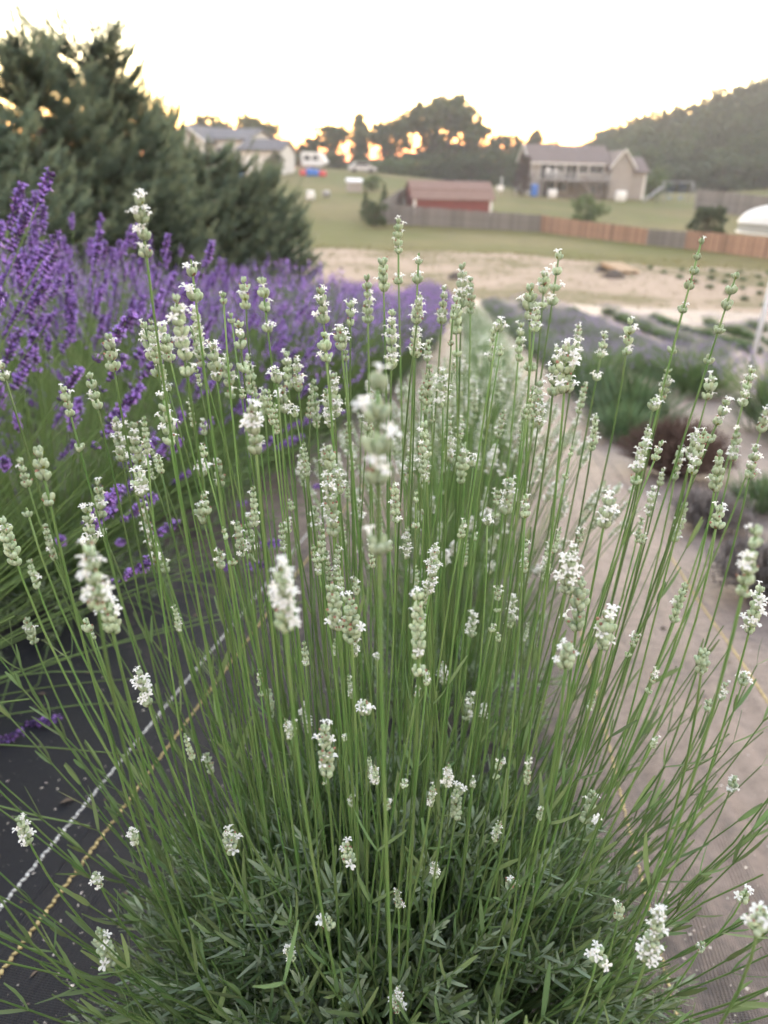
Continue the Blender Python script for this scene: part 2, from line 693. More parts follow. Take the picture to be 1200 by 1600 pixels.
def whorl(mb, z, wd, r, blooms=.25, nb=None, fine=True, tilt0=24, dry=.06, top=False, spread=1.0):
    """a ring of buds round the stalk at height z; mats: 0 bud 1 petal 2 dry 3 bract 4 stalk"""
    bv, bf = (BUD_V, BUD_F) if fine else (BUDS_V, BUDS_F)
    nb = nb or r.randint(6, 9)
    a0 = r.uniform(0, 6.28)
    for k in range(nb):
        a = a0 + 2 * math.pi * k / nb + r.uniform(-.25, .25)
        inner = (k % 3 == 2)
        tilt = R((tilt0 if not inner else tilt0 * .45) + r.uniform(-9, 10)) * spread
        if top and k == 0:
            tilt = R(4)
        ln = wd * r.uniform(.50, .68)
        rad = wd * r.uniform(.14, .185)
        d = Vector((math.cos(a) * math.sin(tilt), math.sin(a) * math.sin(tilt), math.cos(tilt)))
        p = Vector((math.cos(a), math.sin(a), 0)) * wd * (.15 if not inner else .09) * spread + Vector((0, 0, z + r.uniform(-.05, .05) * wd + (.10 * wd if inner else 0)))
        m = align(p, d, r.uniform(0, 6))
        mb.add(xf(bv, m @ Matrix.Diagonal((rad, rad, ln, 1))), bf, 0)
        u = r.random()
        tip = p + d * ln * .93
        if u < blooms:
            cv, cf = r.choice(COR)
            cs = wd * r.uniform(.36, .52)
            d2 = (d + Vector((r.uniform(-.25, .25), r.uniform(-.25, .25), .05))).normalized()
            mb.add(xf(cv, align(tip, d2, r.uniform(0, 6.28), cs)), cf, 1)
        elif u < blooms + dry:
            q = align(tip - d * ln * .1, (d + Vector((r.uniform(-.6, .6), r.uniform(-.6, .6), 0))).normalized(), 0)
            mb.add(xf(BUDS_V, q @ Matrix.Diagonal((rad * .6, rad * .5, ln * .38, 1))), BUDS_F, 2)
    # small bracts under the ring
    for k in range(r.randint(1, 3)):
        a = r.uniform(0, 6.28)
        o = Vector((math.cos(a), math.sin(a), .5))
        mb.blade(Vector((math.cos(a) * wd * .08, math.sin(a) * wd * .08, z - wd * .03)), o, wd * .42, wd * .26, curl=.4, mi=3 if r.random() < .6 else 2, segs=2)


def spike_mesh(L, wd, seed, gaps=(), blooms=.25, fine=True, mats=None, name='flower_spike', nw=None, stem_r=.0009):
    """flower spike along +Z, its tip at z = 0, the whorls below it; gaps: distances of extra whorls below the tip"""
    r = random.Random(seed)
    mb = MB()
    nw = nw or max(1, int(round(L / (wd * .66))))
    dry = r.choice([.02, .05, .1, .22])
    rip = r.uniform(.84, 1.06)
    for i in range(nw):
        t = (i + .5) / nw if nw > 1 else .6
        wz = -L * ((i + 1) / nw) if nw > 1 else -L
        k = .62 + .38 * min(1, (i + .6) / max(1.5, nw * .55))
        whorl(mb, wz + wd * .02, wd * k * rip * r.uniform(.86, 1.1), r, blooms, fine=fine, top=(i == 0), dry=dry, tilt0=r.uniform(19, 29), nb=(r.randint(4, 6) if i == 0 else None))
    for g in gaps:
        whorl(mb, -g - wd * .3, wd * r.uniform(.8, 1.0), r, blooms * .9, fine=fine, tilt0=30)
    zb = -max([L] + [g + wd * .4 for g in gaps])
    mb.tube([(0, 0, zb), (0, 0, zb * .5), (0, 0, -wd * .5)], [stem_r, stem_r * .95, stem_r * .6], 5, 4, cap=False)
    return mb.mesh(name, mats or WMATS, True)


WMATS = [M['bud'], M['petal'], M['dry'], M['bract'], M['stalk']]


def bez(p0, p1, p2, p3, n):
    out = []
    for i in range(n + 1):
        t = i / n
        u = 1 - t
        out.append(p0 * (u ** 3) + p1 * (3 * u * u * t) + p2 * (3 * u * t * t) + p3 * (t ** 3))
    return out


def leaf_mesh(seed, length=.038, width=.0042):
    r = random.Random(seed)
    mb = MB()
    mb.blade((0, 0, 0), (0, 0, 1), length, width, up=Vector((1, 0, 0)), curl=r.uniform(-.2, .2), fold=.35)
    return mb.mesh('leaf', M['leaf'], True)


LEAVES = [leaf_mesh(i, .030 + .003 * (i % 5), .0036 + .0004 * (i % 4)) for i in range(10)]


def shoot(mb, p, d, ln, r, mi_leaf=0, mi_grey=1, mi_stem=2, lw=.0038):
    """a leafy shoot: opposite narrow leaves in crossed pairs with a tuft at the tip"""
    d = Vector(d).normalized()
    e = p + d * ln
    mb.tube([p, (p + e) / 2 + Vector((r.uniform(-1, 1), r.uniform(-1, 1), 0)) * ln * .04, e], [.0011, .001, .0007], 4, mi_stem, cap=False)
    s0 = d.orthogonal().normalized()
    k = max(3, int(ln / .012))
    for i in range(k):
        t = (i + .4) / k
        c = p + d * ln * t
        s = Quaternion(d, i * math.pi / 2 + r.uniform(-.3, .3)) @ s0
        for sg in (1, -1):
            o = (s * sg + d * r.uniform(.6, 1.5)).normalized()
            L = r.uniform(.028, .060) * (1 - .35 * t)
            grey = r.random() < .32 + .34 * t
            mb.blade(c, o, L * (.7 if grey else 1), lw * r.uniform(.75, 1.2), up=d, curl=r.uniform(.0, .35), mi=mi_grey if grey else mi_leaf)
            if r.random() < .45:   # axillary tuft
                for q in range(3):
                    oo = (s * sg * r.uniform(.2, .7) + d + Vector((r.uniform(-.3, .3), r.uniform(-.3, .3), 0))).normalized()
                    mb.blade(c, oo, r.uniform(.008, .018), .0018, up=s, curl=.2, mi=mi_grey, segs=2)


# ------------------------------------------------------------------ the white lavender in front
# flower spikes seen in the photograph: tip x, tip y, foot x, foot y, whorl width (px), separate lower whorls (px below the tip)
SP = [
    (215, 293, 222, 372, 30, 100), (296, 390, 304, 468, 25, 0), (273, 453, 288, 560, 29, 135), (252, 505, 265, 562, 20, 0), (303, 478, 310, 555, 16, 0),
    (380, 428, 382, 480, 18, 0), (372, 495, 375, 542, 21, 85), (408, 422, 413, 482, 18, 92), (222, 497, 240, 560, 20, 90), (252, 605, 262, 692, 24, 0),
    (330, 530, 338, 592, 21, 0), (352, 555, 355, 600, 17, 65), (387, 552, 392, 612, 15, 0), (393, 628, 398, 708, 30, 0), (412, 605, 412, 645, 16, 0),
    (-2, 560, 8, 592, 20, 0), (97, 600, 108, 648, 20, 108), (137, 575, 152, 635, 20, 0), (168, 515, 172, 560, 22, 60), (30, 712, 35, 757, 17, 0),
    (58, 695, 66, 748, 27, 100), (40, 790, 42, 806, 20, 0), (2, 805, 12, 880, 22, 0), (68, 815, 78, 870, 15, 0), (44, 870, 48, 915, 14, 0),
    (180, 648, 184, 716, 18, 0), (213, 735, 222, 772, 22, 0), (206, 655, 210, 730, 19, 0), (152, 745, 148, 802, 18, 0), (134, 785, 137, 845, 22, 0),
    (137, 846, 140, 955, 40, 0), (163, 925, 172, 985, 31, 75), (132, 962, 135, 985, 20, 0), (220, 780, 230, 852, 16, 110), (340, 715, 342, 757, 16, 0),
    (314, 720, 315, 742, 18, 0), (310, 782, 318, 815, 18, 0), (387, 800, 386, 868, 17, 0), (256, 878, 258, 893, 14, 0), (40, 965, 45, 1002, 14, 0),
    (216, 1043, 222, 1102, 23, 0), (28, 1273, 34, 1320, 18, 0), (146, 1360, 150, 1390, 14, 0), (151, 1448, 158, 1512, 22, 0), (204, 1292, 208, 1322, 15, 0),
    (355, 1296, 357, 1335, 20, 0), (321, 1172, 323, 1206, 14, 0), (418, 1073, 420, 1116, 14, 0), (506, 1130, 513, 1216, 28, 0), (440, 868, 440, 975, 40, 145),
    (475, 1098, 478, 1142, 12, 0), (517, 908, 530, 985, 28, 0), (545, 928, 550, 990, 26, 90), (570, 1095, 571, 1116, 24, 0), (653, 922, 655, 1028, 30, 168),
    (590, 556, 590, 764, 52, 330), (541, 1316, 550, 1350, 22, 0), (620, 1388, 624, 1418, 12, 0), (510, 1430, 514, 1452, 22, 0), (622, 1540, 616, 1594, 17, 0),
    (448, 1478, 455, 1506, 14, 0), (715, 1222, 715, 1276, 20, 0), (735, 1080, 730, 1122, 14, 0), (693, 1033, 694, 1066, 11, 0), (741, 957, 738, 992, 14, 0),
    (802, 928, 803, 976, 16, 0), (926, 1232, 925, 1286, 20, 0), (1034, 1418, 1020, 1518, 30, 0), (938, 1478, 938, 1506, 26, 0), (970, 1412, 971, 1436, 18, 0),
    (1169, 1388, 1167, 1410, 18, 0), (1192, 1418, 1194, 1460, 34, 0), (1100, 1470, 1100, 1486, 16, 0), (500, 445, 508, 502, 20, 0), (505, 510, 512, 562, 22, 0),
    (530, 505, 535, 545, 20, 0), (548, 465, 545, 507, 19, 0), (573, 425, 576, 500, 18, 0), (598, 400, 601, 452, 19, 0), (622, 336, 622, 393, 16, 100),
    (655, 383, 652, 440, 20, 105), (613, 478, 612, 562, 19, 95), (695, 440, 690, 502, 16, 55), (447, 545, 450, 602, 18, 0), (462, 553, 465, 607, 18, 45),
    (490, 588, 493, 652, 16, 0), (520, 580, 522, 648, 18, 0), (440, 600, 445, 642, 18, 0), (513, 690, 518, 745, 21, 0), (514, 740, 520, 832, 22, 0),
    (490, 788, 495, 826, 17, 0), (722, 407, 722, 475, 18, 0), (712, 460, 715, 518, 18, 95), (735, 430, 738, 486, 14, 45), (670, 528, 666, 562, 13, 0),
    (672, 562, 665, 642, 19, 0), (692, 573, 695, 632, 18, 0), (773, 500, 770, 560, 14, 0), (815, 498, 812, 560, 16, 0), (828, 440, 832, 497, 20, 140),
    (876, 380, 868, 450, 17, 90), (852, 420, 850, 456, 16, 55), (844, 592, 838, 650, 18, 0), (872, 535, 868, 612, 22, 80), (888, 535, 885, 610, 24, 0),
    (906, 503, 900, 562, 14, 0), (662, 652, 668, 712, 22, 0), (725, 688, 722, 742, 17, 68), (797, 743, 795, 800, 19, 0), (861, 840, 855, 902, 14, 0),
    (1101, 358, 1075, 447, 19, 125), (1156, 412, 1135, 480, 20, 105), (986, 490, 987, 535, 17, 60), (947, 513, 940, 556, 14, 80), (1046, 572, 1036, 622, 15, 0),
    (1024, 620, 1022, 640, 18, 0), (1115, 583, 1106, 622, 18, 0), (1140, 618, 1118, 662, 20, 75), (1176, 570, 1168, 628, 16, 0), (932, 646, 928, 700, 14, 0),
    (1007, 688, 1000, 735, 19, 70), (1064, 692, 1062, 732, 14, 58), (1126, 698, 1130, 762, 21, 0), (1125, 785, 1128, 822, 22, 0), (1088, 672, 1087, 715, 18, 0),
    (1154, 660, 1155, 714, 17, 0), (1182, 693, 1178, 742, 19, 0), (1199, 640, 1195, 672, 17, 0), (1022, 758, 1020, 802, 14, 0), (1004, 806, 998, 845, 11, 35),
    (952, 772, 945, 822, 25, 0), (1072, 782, 1063, 842, 14, 0), (1186, 815, 1170, 935, 36, 0), (1190, 912, 1180, 985, 22, 0), (895, 846, 890, 926, 28, 0),
    (910, 900, 906, 982, 27, 0), (888, 1005, 888, 1044, 31, 0), (952, 950, 948, 1004, 27, 72), (1072, 908, 1060, 968, 18, 0), (1100, 1012, 1104, 1050, 26, 0),
    (1165, 1050, 1164, 1068, 18, 0), (1110, 1090, 1112, 1108, 15, 0), (1136, 1062, 1134, 1092, 16, 0), (640, 700, 640, 745, 14, 0), (575, 640, 577, 690, 15, 0),
    (470, 700, 474, 745, 15, 0), (560, 780, 563, 812, 14, 0), (1150, 1210, 1150, 1235, 16, 0), (800, 1372, 803, 1390, 18, 0), (680, 1350, 683, 1372, 12, 0), (757, 1100, 760, 1126, 12, 0),
]

WC = hit(605, 1640)
WC = Vector((WC.x, WC.y, ground(WC.x, WC.y)))
white = empty('white_lavender_plant', 'tall white lavender with pale green bud spikes, the big plant filling the picture', 'lavender plant', WC, 0)


def add_stalk(plant, PC, base, tip, dirv, spike, scale, r, r0=.0013, leaves=True, lbank=None, bend=None, segs=12, sides=6, spin=None):
    """one stalk of a plant: curved stem, its spike, a few leaves; coordinates in world, stored relative to the plant"""
    base, tip = Vector(base), Vector(tip)
    L = (tip - base).length
    d = dirv.normalized()
    out = Vector((base.x - PC.x, base.y - PC.y, 0)) * .5
    c1 = base + (tip - base) * .33 + out * .25 + (bend or Vector((0, 0, 0)))
    c2 = tip - d * L * .33
    pts = bez(base, c1, c2, tip, segs)
    mb = MB()
    rad = [r0 * (1.05 - .4 * i / segs) for i in range(segs + 1)]
    o0 = PC
    mb.tube([p - o0 for p in pts], rad, sides, 0)
    st = obj('flower_stalk', (mb, M['stalk'], True), plant)
    sk = obj('flower_spike', spike, st)
    sk.matrix_basis = align(tip - o0 + d * .001, d, r.uniform(0, 6.28) if spin is None else spin, scale)
    return st, pts


rs = random.Random(11)
mainleaves = []
for i, (tx, ty, fx, fy, wpx, gap) in enumerate(SP):
    D = F * .0118 / wpx
    if i == SP.index((590, 556, 590, 764, 52, 330)):
        D = .285
    D = min(max(D, .3), .80)
    if ty > 1250:
        D = min(D, .62)
    T = at_depth(tx, ty, D)
    Bt = at_depth(fx, fy, D * (1.0 + .06 * min(1, (fy - ty) / 100)))
    d = (T - Bt)
    Lm = d.length
    if Lm < .018:
        d = Vector((d.x, d.y * .3, abs(d.z) + .01))
    d.normalize()
    u = (fx - 600) / 600
    lowr = sm((ty - 1000) / 500)
    base = Vector((WC.x + u * .20 + rs.uniform(-.03, .03), WC.y + max(-.17, min(.16, (T.y - WC.y) * .4)) + rs.uniform(-.04, .04), WC.z + rs.uniform(.05, .13)))
    wdt = (1.18 if wpx < 28 else 1.0) * wpx * D / F
    n_gap = [gap * D / F] if gap else []
    if (tx, ty) == (1101, 358):
        n_gap = [125 * D / F, 195 * D / F]
    if (tx, ty) == (1156, 412):
        n_gap = [105 * D / F, 158 * D / F]
    bl = rs.choice([.08, .18, .28, .4])
    if (tx, ty) in ((137, 846), (440, 868)):
        bl = .42
    if (tx, ty) == (590, 556):
        bl = .3
    me = spike_mesh(max(Lm, wdt * .55), wdt, 100 + i, n_gap, bl, nw={(1101, 358): 4, (1156, 412): 3, (215, 293): 3, (296, 390): 2, (986, 490): 3, (408, 422): 3, (655, 383): 2, (876, 380): 3, (947, 513): 3, (590, 556): 4}.get((tx, ty), 1 if Lm < wdt * .95 else None), stem_r=.0010)
    # general direction of the stalk, mixed with the slope of the spike
    g = (T - base).normalized()
    dd = (d * .6 + g * .4).normalized()
    st, pts = add_stalk(white, WC, base, T - dd * Lm * .2, dd, me, 1, rs, r0=.0010 + .00042 * min(1, (T - base).length / .7), bend=Vector((rs.uniform(-.025, .025), rs.uniform(-.03, .03), 0)))
    for ch in st.children:
        ch.matrix_basis = align(T - WC, dd, rs.uniform(0, 6.28))
    mainleaves.append((st, pts))

# more stalks inside the clump, some still in bud
BANK = [spike_mesh(.012 + .009 * (k % 4), .0085 + .0007 * (k % 3), 900 + k, [.034] if k % 5 == 0 else [], (.05, .14, .28)[k % 3], stem_r=.0009) for k in range(12)]
for i in range(150):
    px = rs.gauss(590, 240)
    py = rs.choice([rs.uniform(450, 760), rs.uniform(600, 950), rs.uniform(800, 1300)])
    if not (120 < px < 1120):
        continue
    D = rs.uniform(.52, .86) if py < 1000 else rs.uniform(.5, .66)
    T = at_depth(px, py, D)
    if T.z < WC.z + .16:
        T.z = WC.z + .16 + rs.uniform(0, .08)
    u = (px - 600) / 600
    base = Vector((WC.x + u * .18 + rs.uniform(-.04, .04), WC.y + max(-.16, min(.16, (T.y - WC.y) * .4)) + rs.uniform(-.05, .05), WC.z + rs.uniform(.04, .1)))
    g = (T - base).normalized()
    dd = (g + Vector((rs.uniform(-.12, .12), rs.uniform(-.1, .1), .25))).normalized()
    st, pts = add_stalk(white, WC, base, T, dd, rs.choice(BANK), rs.uniform(.75, 1.05) if py < 900 else rs.uniform(.6, .8), rs, r0=.00115, bend=Vector((rs.uniform(-.03, .03), rs.uniform(-.03, .03), 0)))
    mainleaves.append((st, pts))

# single leaves on the stalks, in pairs at the low nodes
k = 0
for st, pts in rs.sample(mainleaves, len(mainleaves)):
    if k >= 296:
        break
    for t in (rs.uniform(.12, .3), rs.uniform(.3, .62)):
        if k >= 298:
            break
        j = max(1, min(len(pts) - 2, int(t * (len(pts) - 1))))
        p = pts[j]
        ax = (pts[j + 1] - pts[j - 1]).normalized()
        o = Quaternion(ax, rs.uniform(0, 6.28)) @ ax.orthogonal().normalized()
        for sg in (1, -1):
            dv = (o * sg * rs.uniform(.35, .7) + ax).normalized()
            lf = obj('leaf', rs.choice(LEAVES), white, mtx=align(p - WC, dv, rs.uniform(0, 6.28), rs.uniform(.8, 1.6)))
            k += 1
            if rs.random() < .4:
                break

# many more flowerless stalks with leaf pairs fill the middle of the clump
mb = MB()
for i in range(290):
    a = rs.uniform(0, 6.283)
    q = math.sqrt(rs.random())
    base = Vector((math.cos(a) * q * .17, math.sin(a) * q * .15, rs.uniform(.03, .1)))
    ln = rs.uniform(.28, .62)
    d = Vector((math.cos(a) * q * .75 + rs.uniform(-.12, .12), math.sin(a) * q * .55 + rs.uniform(-.12, .12), 1)).normalized()
    tip = base + d * ln
    pts = bez(base, base + d * ln * .3 + Vector((rs.uniform(-.03, .03), rs.uniform(-.03, .03), 0)), tip - (d + Vector((rs.uniform(-.3, .3), rs.uniform(-.3, .3), .3))).normalized() * ln * .3, tip, 8)
    mb.tube(pts, [.0013 - .0006 * j / 8 for j in range(9)], 5, 1, cap=False)
    for j in range(1, 9):
        if rs.random() < (.75 if j < 6 else .5):
            ax = (pts[min(8, j + 1)] - pts[j - 1]).normalized()
            o = Quaternion(ax, rs.uniform(0, 6.28)) @ ax.orthogonal().normalized()
            for sg in (1, -1):
                mb.blade(pts[j], (o * sg * rs.uniform(.3, .8) + ax).normalized(), rs.uniform(.022, .05), rs.uniform(.003, .0046), up=ax, curl=rs.uniform(0, .3), mi=0)
tag(obj('leafy_stalks', (mb, [M['leaf'], M['stalk']], True), white), kind='stuff')

# dense leafy base
mb = MB()
rf = random.Random(21)
for i in range(1450):
    a = rf.uniform(0, 6.283)
    q = math.sqrt(rf.random())
    bx, by = math.cos(a) * q * .27, math.sin(a) * q * .235
    h = .02 + rf.uniform(0, .37) * (1 - .68 * q * q)
    d = Vector((math.cos(a) * q * 1.0 + rf.uniform(-.25, .25), math.sin(a) * q * .95 + rf.uniform(-.25, .25), rf.uniform(.4, 1.2) + (1 - q) * .6))
    ln = rf.uniform(.05, .13)
    shoot(mb, Vector((bx, by, h)), d, ln, rf, lw=.0037)
fo = obj('foliage', (mb, [M['leaf'], M['leafgrey'], M['stalk']], True), white)
tag(fo, kind='stuff')
mb = MB()
for i in range(170):
    a = rf.uniform(0, 6.283)
    q = rf.random()
    p = Vector((math.cos(a) * .05 * q, math.sin(a) * .05 * q, -.01))
    e = Vector((math.cos(a) * .22 * q + rf.uniform(-.03, .03), math.sin(a) * .2 * q + rf.uniform(-.03, .03), rf.uniform(.02, .12)))
    m_ = (p + e) / 2 + Vector((0, 0, rf.uniform(-.01, .03)))
    mb.tube([p, m_, e], [.0028, .002, .0012], 5, 0, cap=False)
tag(obj('woody_base', (mb, M['twig'], True), white), kind='stuff')


# ------------------------------------------------------------------ the white lavenders behind it in the same row
def lavender_clump(name, label, cat, s, p, group, n_stalk, rad, hgt, bank, stalk_mat, leafmats, r, as_parts=True, lean=.55, leaf_n=220, spike_scale=(1, 1.2), stemr=.0013, zj=.12, hvar=.22, sides=5, dome=None):
    x, y = sp(s, p)
    PC = Vector((x, y, ground(x, y) + .012))
    pl = empty(name, label, cat, PC, 0, group)
    far = MB()
    for i in range(n_stalk):
        a = r.uniform(0, 6.283)
        q = math.sqrt(r.random())
        base = Vector((math.cos(a) * q * rad * .35, math.sin(a) * q * rad * .35, r.uniform(.02, .1)))
        h = hgt * (1 - hvar * r.random()) * (1 - .28 * q * q)
        tip = Vector((math.cos(a) * q * rad * (1 + lean * .3), math.sin(a) * q * rad * (1 + lean * .3), h))
        if dome:
            th = R(dome) * (r.random() ** .6) if r.random() < .84 else R(r.uniform(dome, 66))
            base = Vector((math.cos(a) * rad * .25 * r.random(), math.sin(a) * rad * .25 * r.random(), r.uniform(.03, .12)))
            q = math.sin(th)
            L_ = hgt * r.uniform(.80, 1.03) * (1 if th < R(dome) else .85)
            tip = base + Vector((math.cos(a) * q, math.sin(a) * q, math.cos(th) - .12 * q)) * L_
        dd = ((tip - base).normalized() + Vector((math.cos(a) * q * .25 + r.uniform(-.1, .1), math.sin(a) * q * .25 + r.uniform(-.1, .1), .15))).normalized()
        L = (tip - base).length
        pts = bez(base, base + (tip - base) * .33 + Vector((0, 0, .03)), tip - dd * L * .3, tip, 7)
        mb = MB()
        mb.tube(pts, [stemr * (1 - .4 * j / 7) for j in range(8)], sides, 0, cap=False)
        st = obj('flower_stalk', (mb, stalk_mat, True), pl)
        sk = obj('flower_spike', r.choice(bank), st)
        sk.matrix_basis = align(tip, dd, r.uniform(0, 6.28), r.uniform(*spike_scale))
    if dome:     # flowerless stalks arching out below the flowers
        mb = MB()
        for i in range(300):
            a = r.uniform(0, 6.283)
            th = R(r.uniform(12, 78))
            ln = hgt * r.uniform(.5, .85)
            b0 = Vector((math.cos(a) * rad * .2, math.sin(a) * rad * .2, r.uniform(.02, .1)))
            dq = Vector((math.cos(a) * math.sin(th), math.sin(a) * math.sin(th), math.cos(th)))
            b3 = b0 + dq * ln
            b3.z = max(b3.z, .05)
            mb.tube(bez(b0, b0 + dq * ln * .35 + Vector((0, 0, .05)), b3 + Vector((r.uniform(-.05, .05), r.uniform(-.05, .05), .02)) - dq * ln * .3, b3, 6), [.0016 - .0007 * j / 6 for j in range(7)], 4, 0, cap=False)
        tag(obj('bare_stalks', (mb, stalk_mat, True), pl), kind='stuff')
    mb = MB()
    for i in range(leaf_n):
        a = r.uniform(0, 6.283)
        q = math.sqrt(r.random())
        d = Vector((math.cos(a) * q + r.uniform(-.3, .3), math.sin(a) * q + r.uniform(-.3, .3), r.uniform(.4, 1.2)))
        shoot(mb, Vector((math.cos(a) * q * rad * .6, math.sin(a) * q * rad * .6, r.uniform(0, .5) * hgt * .35)), d, r.uniform(.06, .14), r, lw=.0042)
    tag(obj('foliage', (mb, leafmats, True), pl), kind='stuff')
    return pl


WROW = WC.x * PV.x + WC.y * PV.y
WS0 = WC.x * RV.x + WC.y * RV.y
WBANK2 = [spike_mesh(.020 + .012 * (k % 4), .0105, 1200 + k, [.055] if k % 3 == 0 else [], (.15, .3, .45)[k % 3], fine=False, stem_r=.001) for k in range(8)]
WL = [M['leaf'], M['leafgrey'], M['stalk']]
rw = random.Random(5)
lavender_clump('white_lavender_plant', 'second white lavender in its row, directly behind the big one', 'lavender plant', WS0 + .82, WROW + .03, 'white lavenders in the middle row', 190, .30, .86, WBANK2, M['stalk'], WL, rw, leaf_n=150)
lavender_clump('white_lavender_plant', 'third white lavender in its row, blurred behind the second', 'lavender plant', WS0 + 1.6, WROW, 'white lavenders in the middle row', 120, .30, .80, WBANK2, M['stalk'], WL, rw, leaf_n=90)


# low detail clumps for the distance: joined stalks
def lowspike(mb, p, d, L, wd, r, mi_bud, mi_bloom, blooms=.5, nw=4):
    d = Vector(d).normalized()
    s0 = d.orthogonal().normalized()
    for i in range(nw):
        c = p + d * (L * i / nw)
        for kk in range(3):
            o = Quaternion(d, r.uniform(0, 6.28)) @ s0
            q = c + o * wd * .22
            e = (d * .8 + o * .8).normalized()
            sd = e.cross(d).normalized()
            h = wd * .62
            bl = r.random() < blooms
            mb.add([tuple(q - sd * wd * .16), tuple(q + e * h * .5 + o * wd * .12 - sd * wd * .2), tuple(q + e * h), tuple(q + e * h * .5 + sd * wd * .24)], [(0, 1, 2, 3)], mi_bloom if bl else mi_bud)


def far_clump_meshes(seed, rad, hgt, n, bud, bloom, stalkm, leafm, blooms=.5, nleaf=420, spike=(.035, .07), wd=.016, lean=.4):
    r = random.Random(seed)
    a_ = MB()
    for i in range(n):
        a = r.uniform(0, 6.283)
        q = math.sqrt(r.random())
        base = Vector((math.cos(a) * q * rad * .4, math.sin(a) * q * rad * .4, .05))
        tip = Vector((math.cos(a) * q * rad * (1 + lean * .4), math.sin(a) * q * rad * (1 + lean * .4), hgt * (1 - .25 * r.random()) * (1 - .3 * q * q)))
        mid = (base + tip) / 2 + Vector((0, 0, .04))
        a_.tube([base, mid, tip], .0016, 3, 2, cap=False)
        d = (tip - base).normalized() + Vector((0, 0, .3))
        L = r.uniform(*spike)
        lowspike(a_, tip, d, L, wd, r, 0, 1, blooms, nw=max(3, int(L / .012)))
    b_ = MB()
    for i in range(nleaf):
        a = r.uniform(0, 6.283)
        q = math.sqrt(r.random())
        d = Vector((math.cos(a) * q * 1.1 + r.uniform(-.3, .3), math.sin(a) * q * 1.1 + r.uniform(-.3, .3), r.uniform(.3, 1.1)))
        b_.blade((math.cos(a) * q * rad * .62, math.sin(a) * q * rad * .62, r.uniform(0, .45) * hgt * (1 - .5 * q)), d, r.uniform(.07, .2), .010, curl=r.uniform(-.1, .3), segs=2)
    return a_.mesh('flower_stalks', [bud, bloom, stalkm], False), b_.mesh('foliage', leafm, True)


def far_clump(name, label, cat, x, y, meshes, group, r, sc=1.0):
    e = empty(name, label, cat, (x, y, ground(x, y) + .012), r.uniform(0, 6.28), group)
    e.scale = (sc, sc, sc * r.uniform(.9, 1.1))
    for me in meshes:
        if me is not None:
            tag(obj(me.name.split('.')[0], me, e), kind='stuff')
    return e


WFAR = [far_clump_meshes(40 + i, .34, .72, 150, M['bud'], M['petal'], M['stalk'], M['leaf'], .35, 300, wd=.014) for i in range(2)]
for i in range(21):
    x, y = sp(WS0 + 2.45 + i * .85, WROW + rw.uniform(-.05, .05))
    far_clump('white_lavender_plant', 'blurred white lavender, %s plant from the near end of the middle row' % ORD[i + 3], 'lavender plant', x, y, rw.choice(WFAR), 'distant white lavenders in the middle row', rw, rw.uniform(.85, 1.0))

# ------------------------------------------------------------------ purple lavender rows on the left
PMATS = [M['pbud'], M['pbloom'], M['pbud'], M['pstalk'], M['pstalk']]


def purple_spike(seed, L, wd):
    r = random.Random(seed)
    mb = MB()
    nw = max(3, int(L / (wd * .52)))
    for i in range(nw):
        t = i / (nw - 1)
        kk = .55 + .5 * math.sin(math.pi * min(1, .25 + t * .65))
        whorl(mb, -L * t, wd * kk, r, .52, nb=r.randint(6, 8), fine=False, tilt0=38, dry=0)
    if r.random() < .5:
        whorl(mb, -L - wd * 1.8, wd * .8, r, .6, nb=6, fine=False, tilt0=42, dry=0)
    mb.tube([(0, 0, -L - wd * 2), (0, 0, 0)], .001, 4, 4, cap=False)
    return mb.mesh('flower_spike', PMATS, True)


PBANK = [purple_spike(300 + i, .040 + .008 * (i % 5), .0122) for i in range(9)]
PL = [M['pleaf'], M['leafgrey'], M['pstalk']]
rp = random.Random(9)
PROW = -1.20
near_labels = ['purple lavender at the left edge, nearest of its row, arching over the black fabric', 'purple lavender in full bloom, second in the row left of the white plant',
               'purple lavender in full bloom, third in the row left of the white plant']
for i, s in enumerate((.85, 1.7, 2.55)):
    lavender_clump('purple_lavender_plant', near_labels[i], 'lavender plant', s, PROW + rp.uniform(-.05, .05), 'purple lavenders in the left row', (298, 290, 260)[i], .50, (1.06, 1.0, .95)[i], PBANK, M['pstalk'], PL, rp, leaf_n=(240, 200, 160)[i], lean=.9, spike_scale=(.85, 1.15), hvar=.22, sides=4, dome=44)
PFAR = [far_clump_meshes(60 + i, .52, .86, 430, M['pbud'], M['pbloom'], M['pstalk'], M['pleaf'], .5, 420, wd=.018) for i in range(3)]
for i in range(25):
    x, y = sp(3.3 + i * .78, PROW + rp.uniform(-.06, .06))
    far_clump('purple_lavender_plant', 'purple lavender, %s from the near end of the row left of the white' % ORD[i + 3], 'lavender plant', x, y, PFAR[i % 3], 'distant purple lavenders in the left row', rp, rp.uniform(1.0, 1.18))
for row, s0, s1 in ((-2.45, 1.0, 17), (-3.6, 2.2, 8)):
    s = s0
    cnt = 0
    while s < s1:
        x, y = sp(s, row + rp.uniform(-.08, .08))
        far_clump('purple_lavender_plant', 'purple lavender, %s plant from the near end of the %s row left of the white' % (ORD[cnt], 'second' if row > -3 else 'third'), 'lavender plant', x, y, rp.choice(PFAR), 'purple lavenders in the back left rows', rp, rp.uniform(.92, 1.12))
        s += .8
        cnt += 1

# ------------------------------------------------------------------ rows on the right
MND = [far_clump_meshes(80 + i, .36, .42, 0, M['pbud'], M['palebloom'], M['pstalk'], M['mound'], .5, 620) for i in range(2)]
PALE = [far_clump_meshes(90 + i, .40, .46, 190, M['greybud'], M['palebloom'], M['pstalk'], M['mound'], .62, 520, wd=.015) for i in range(3)]


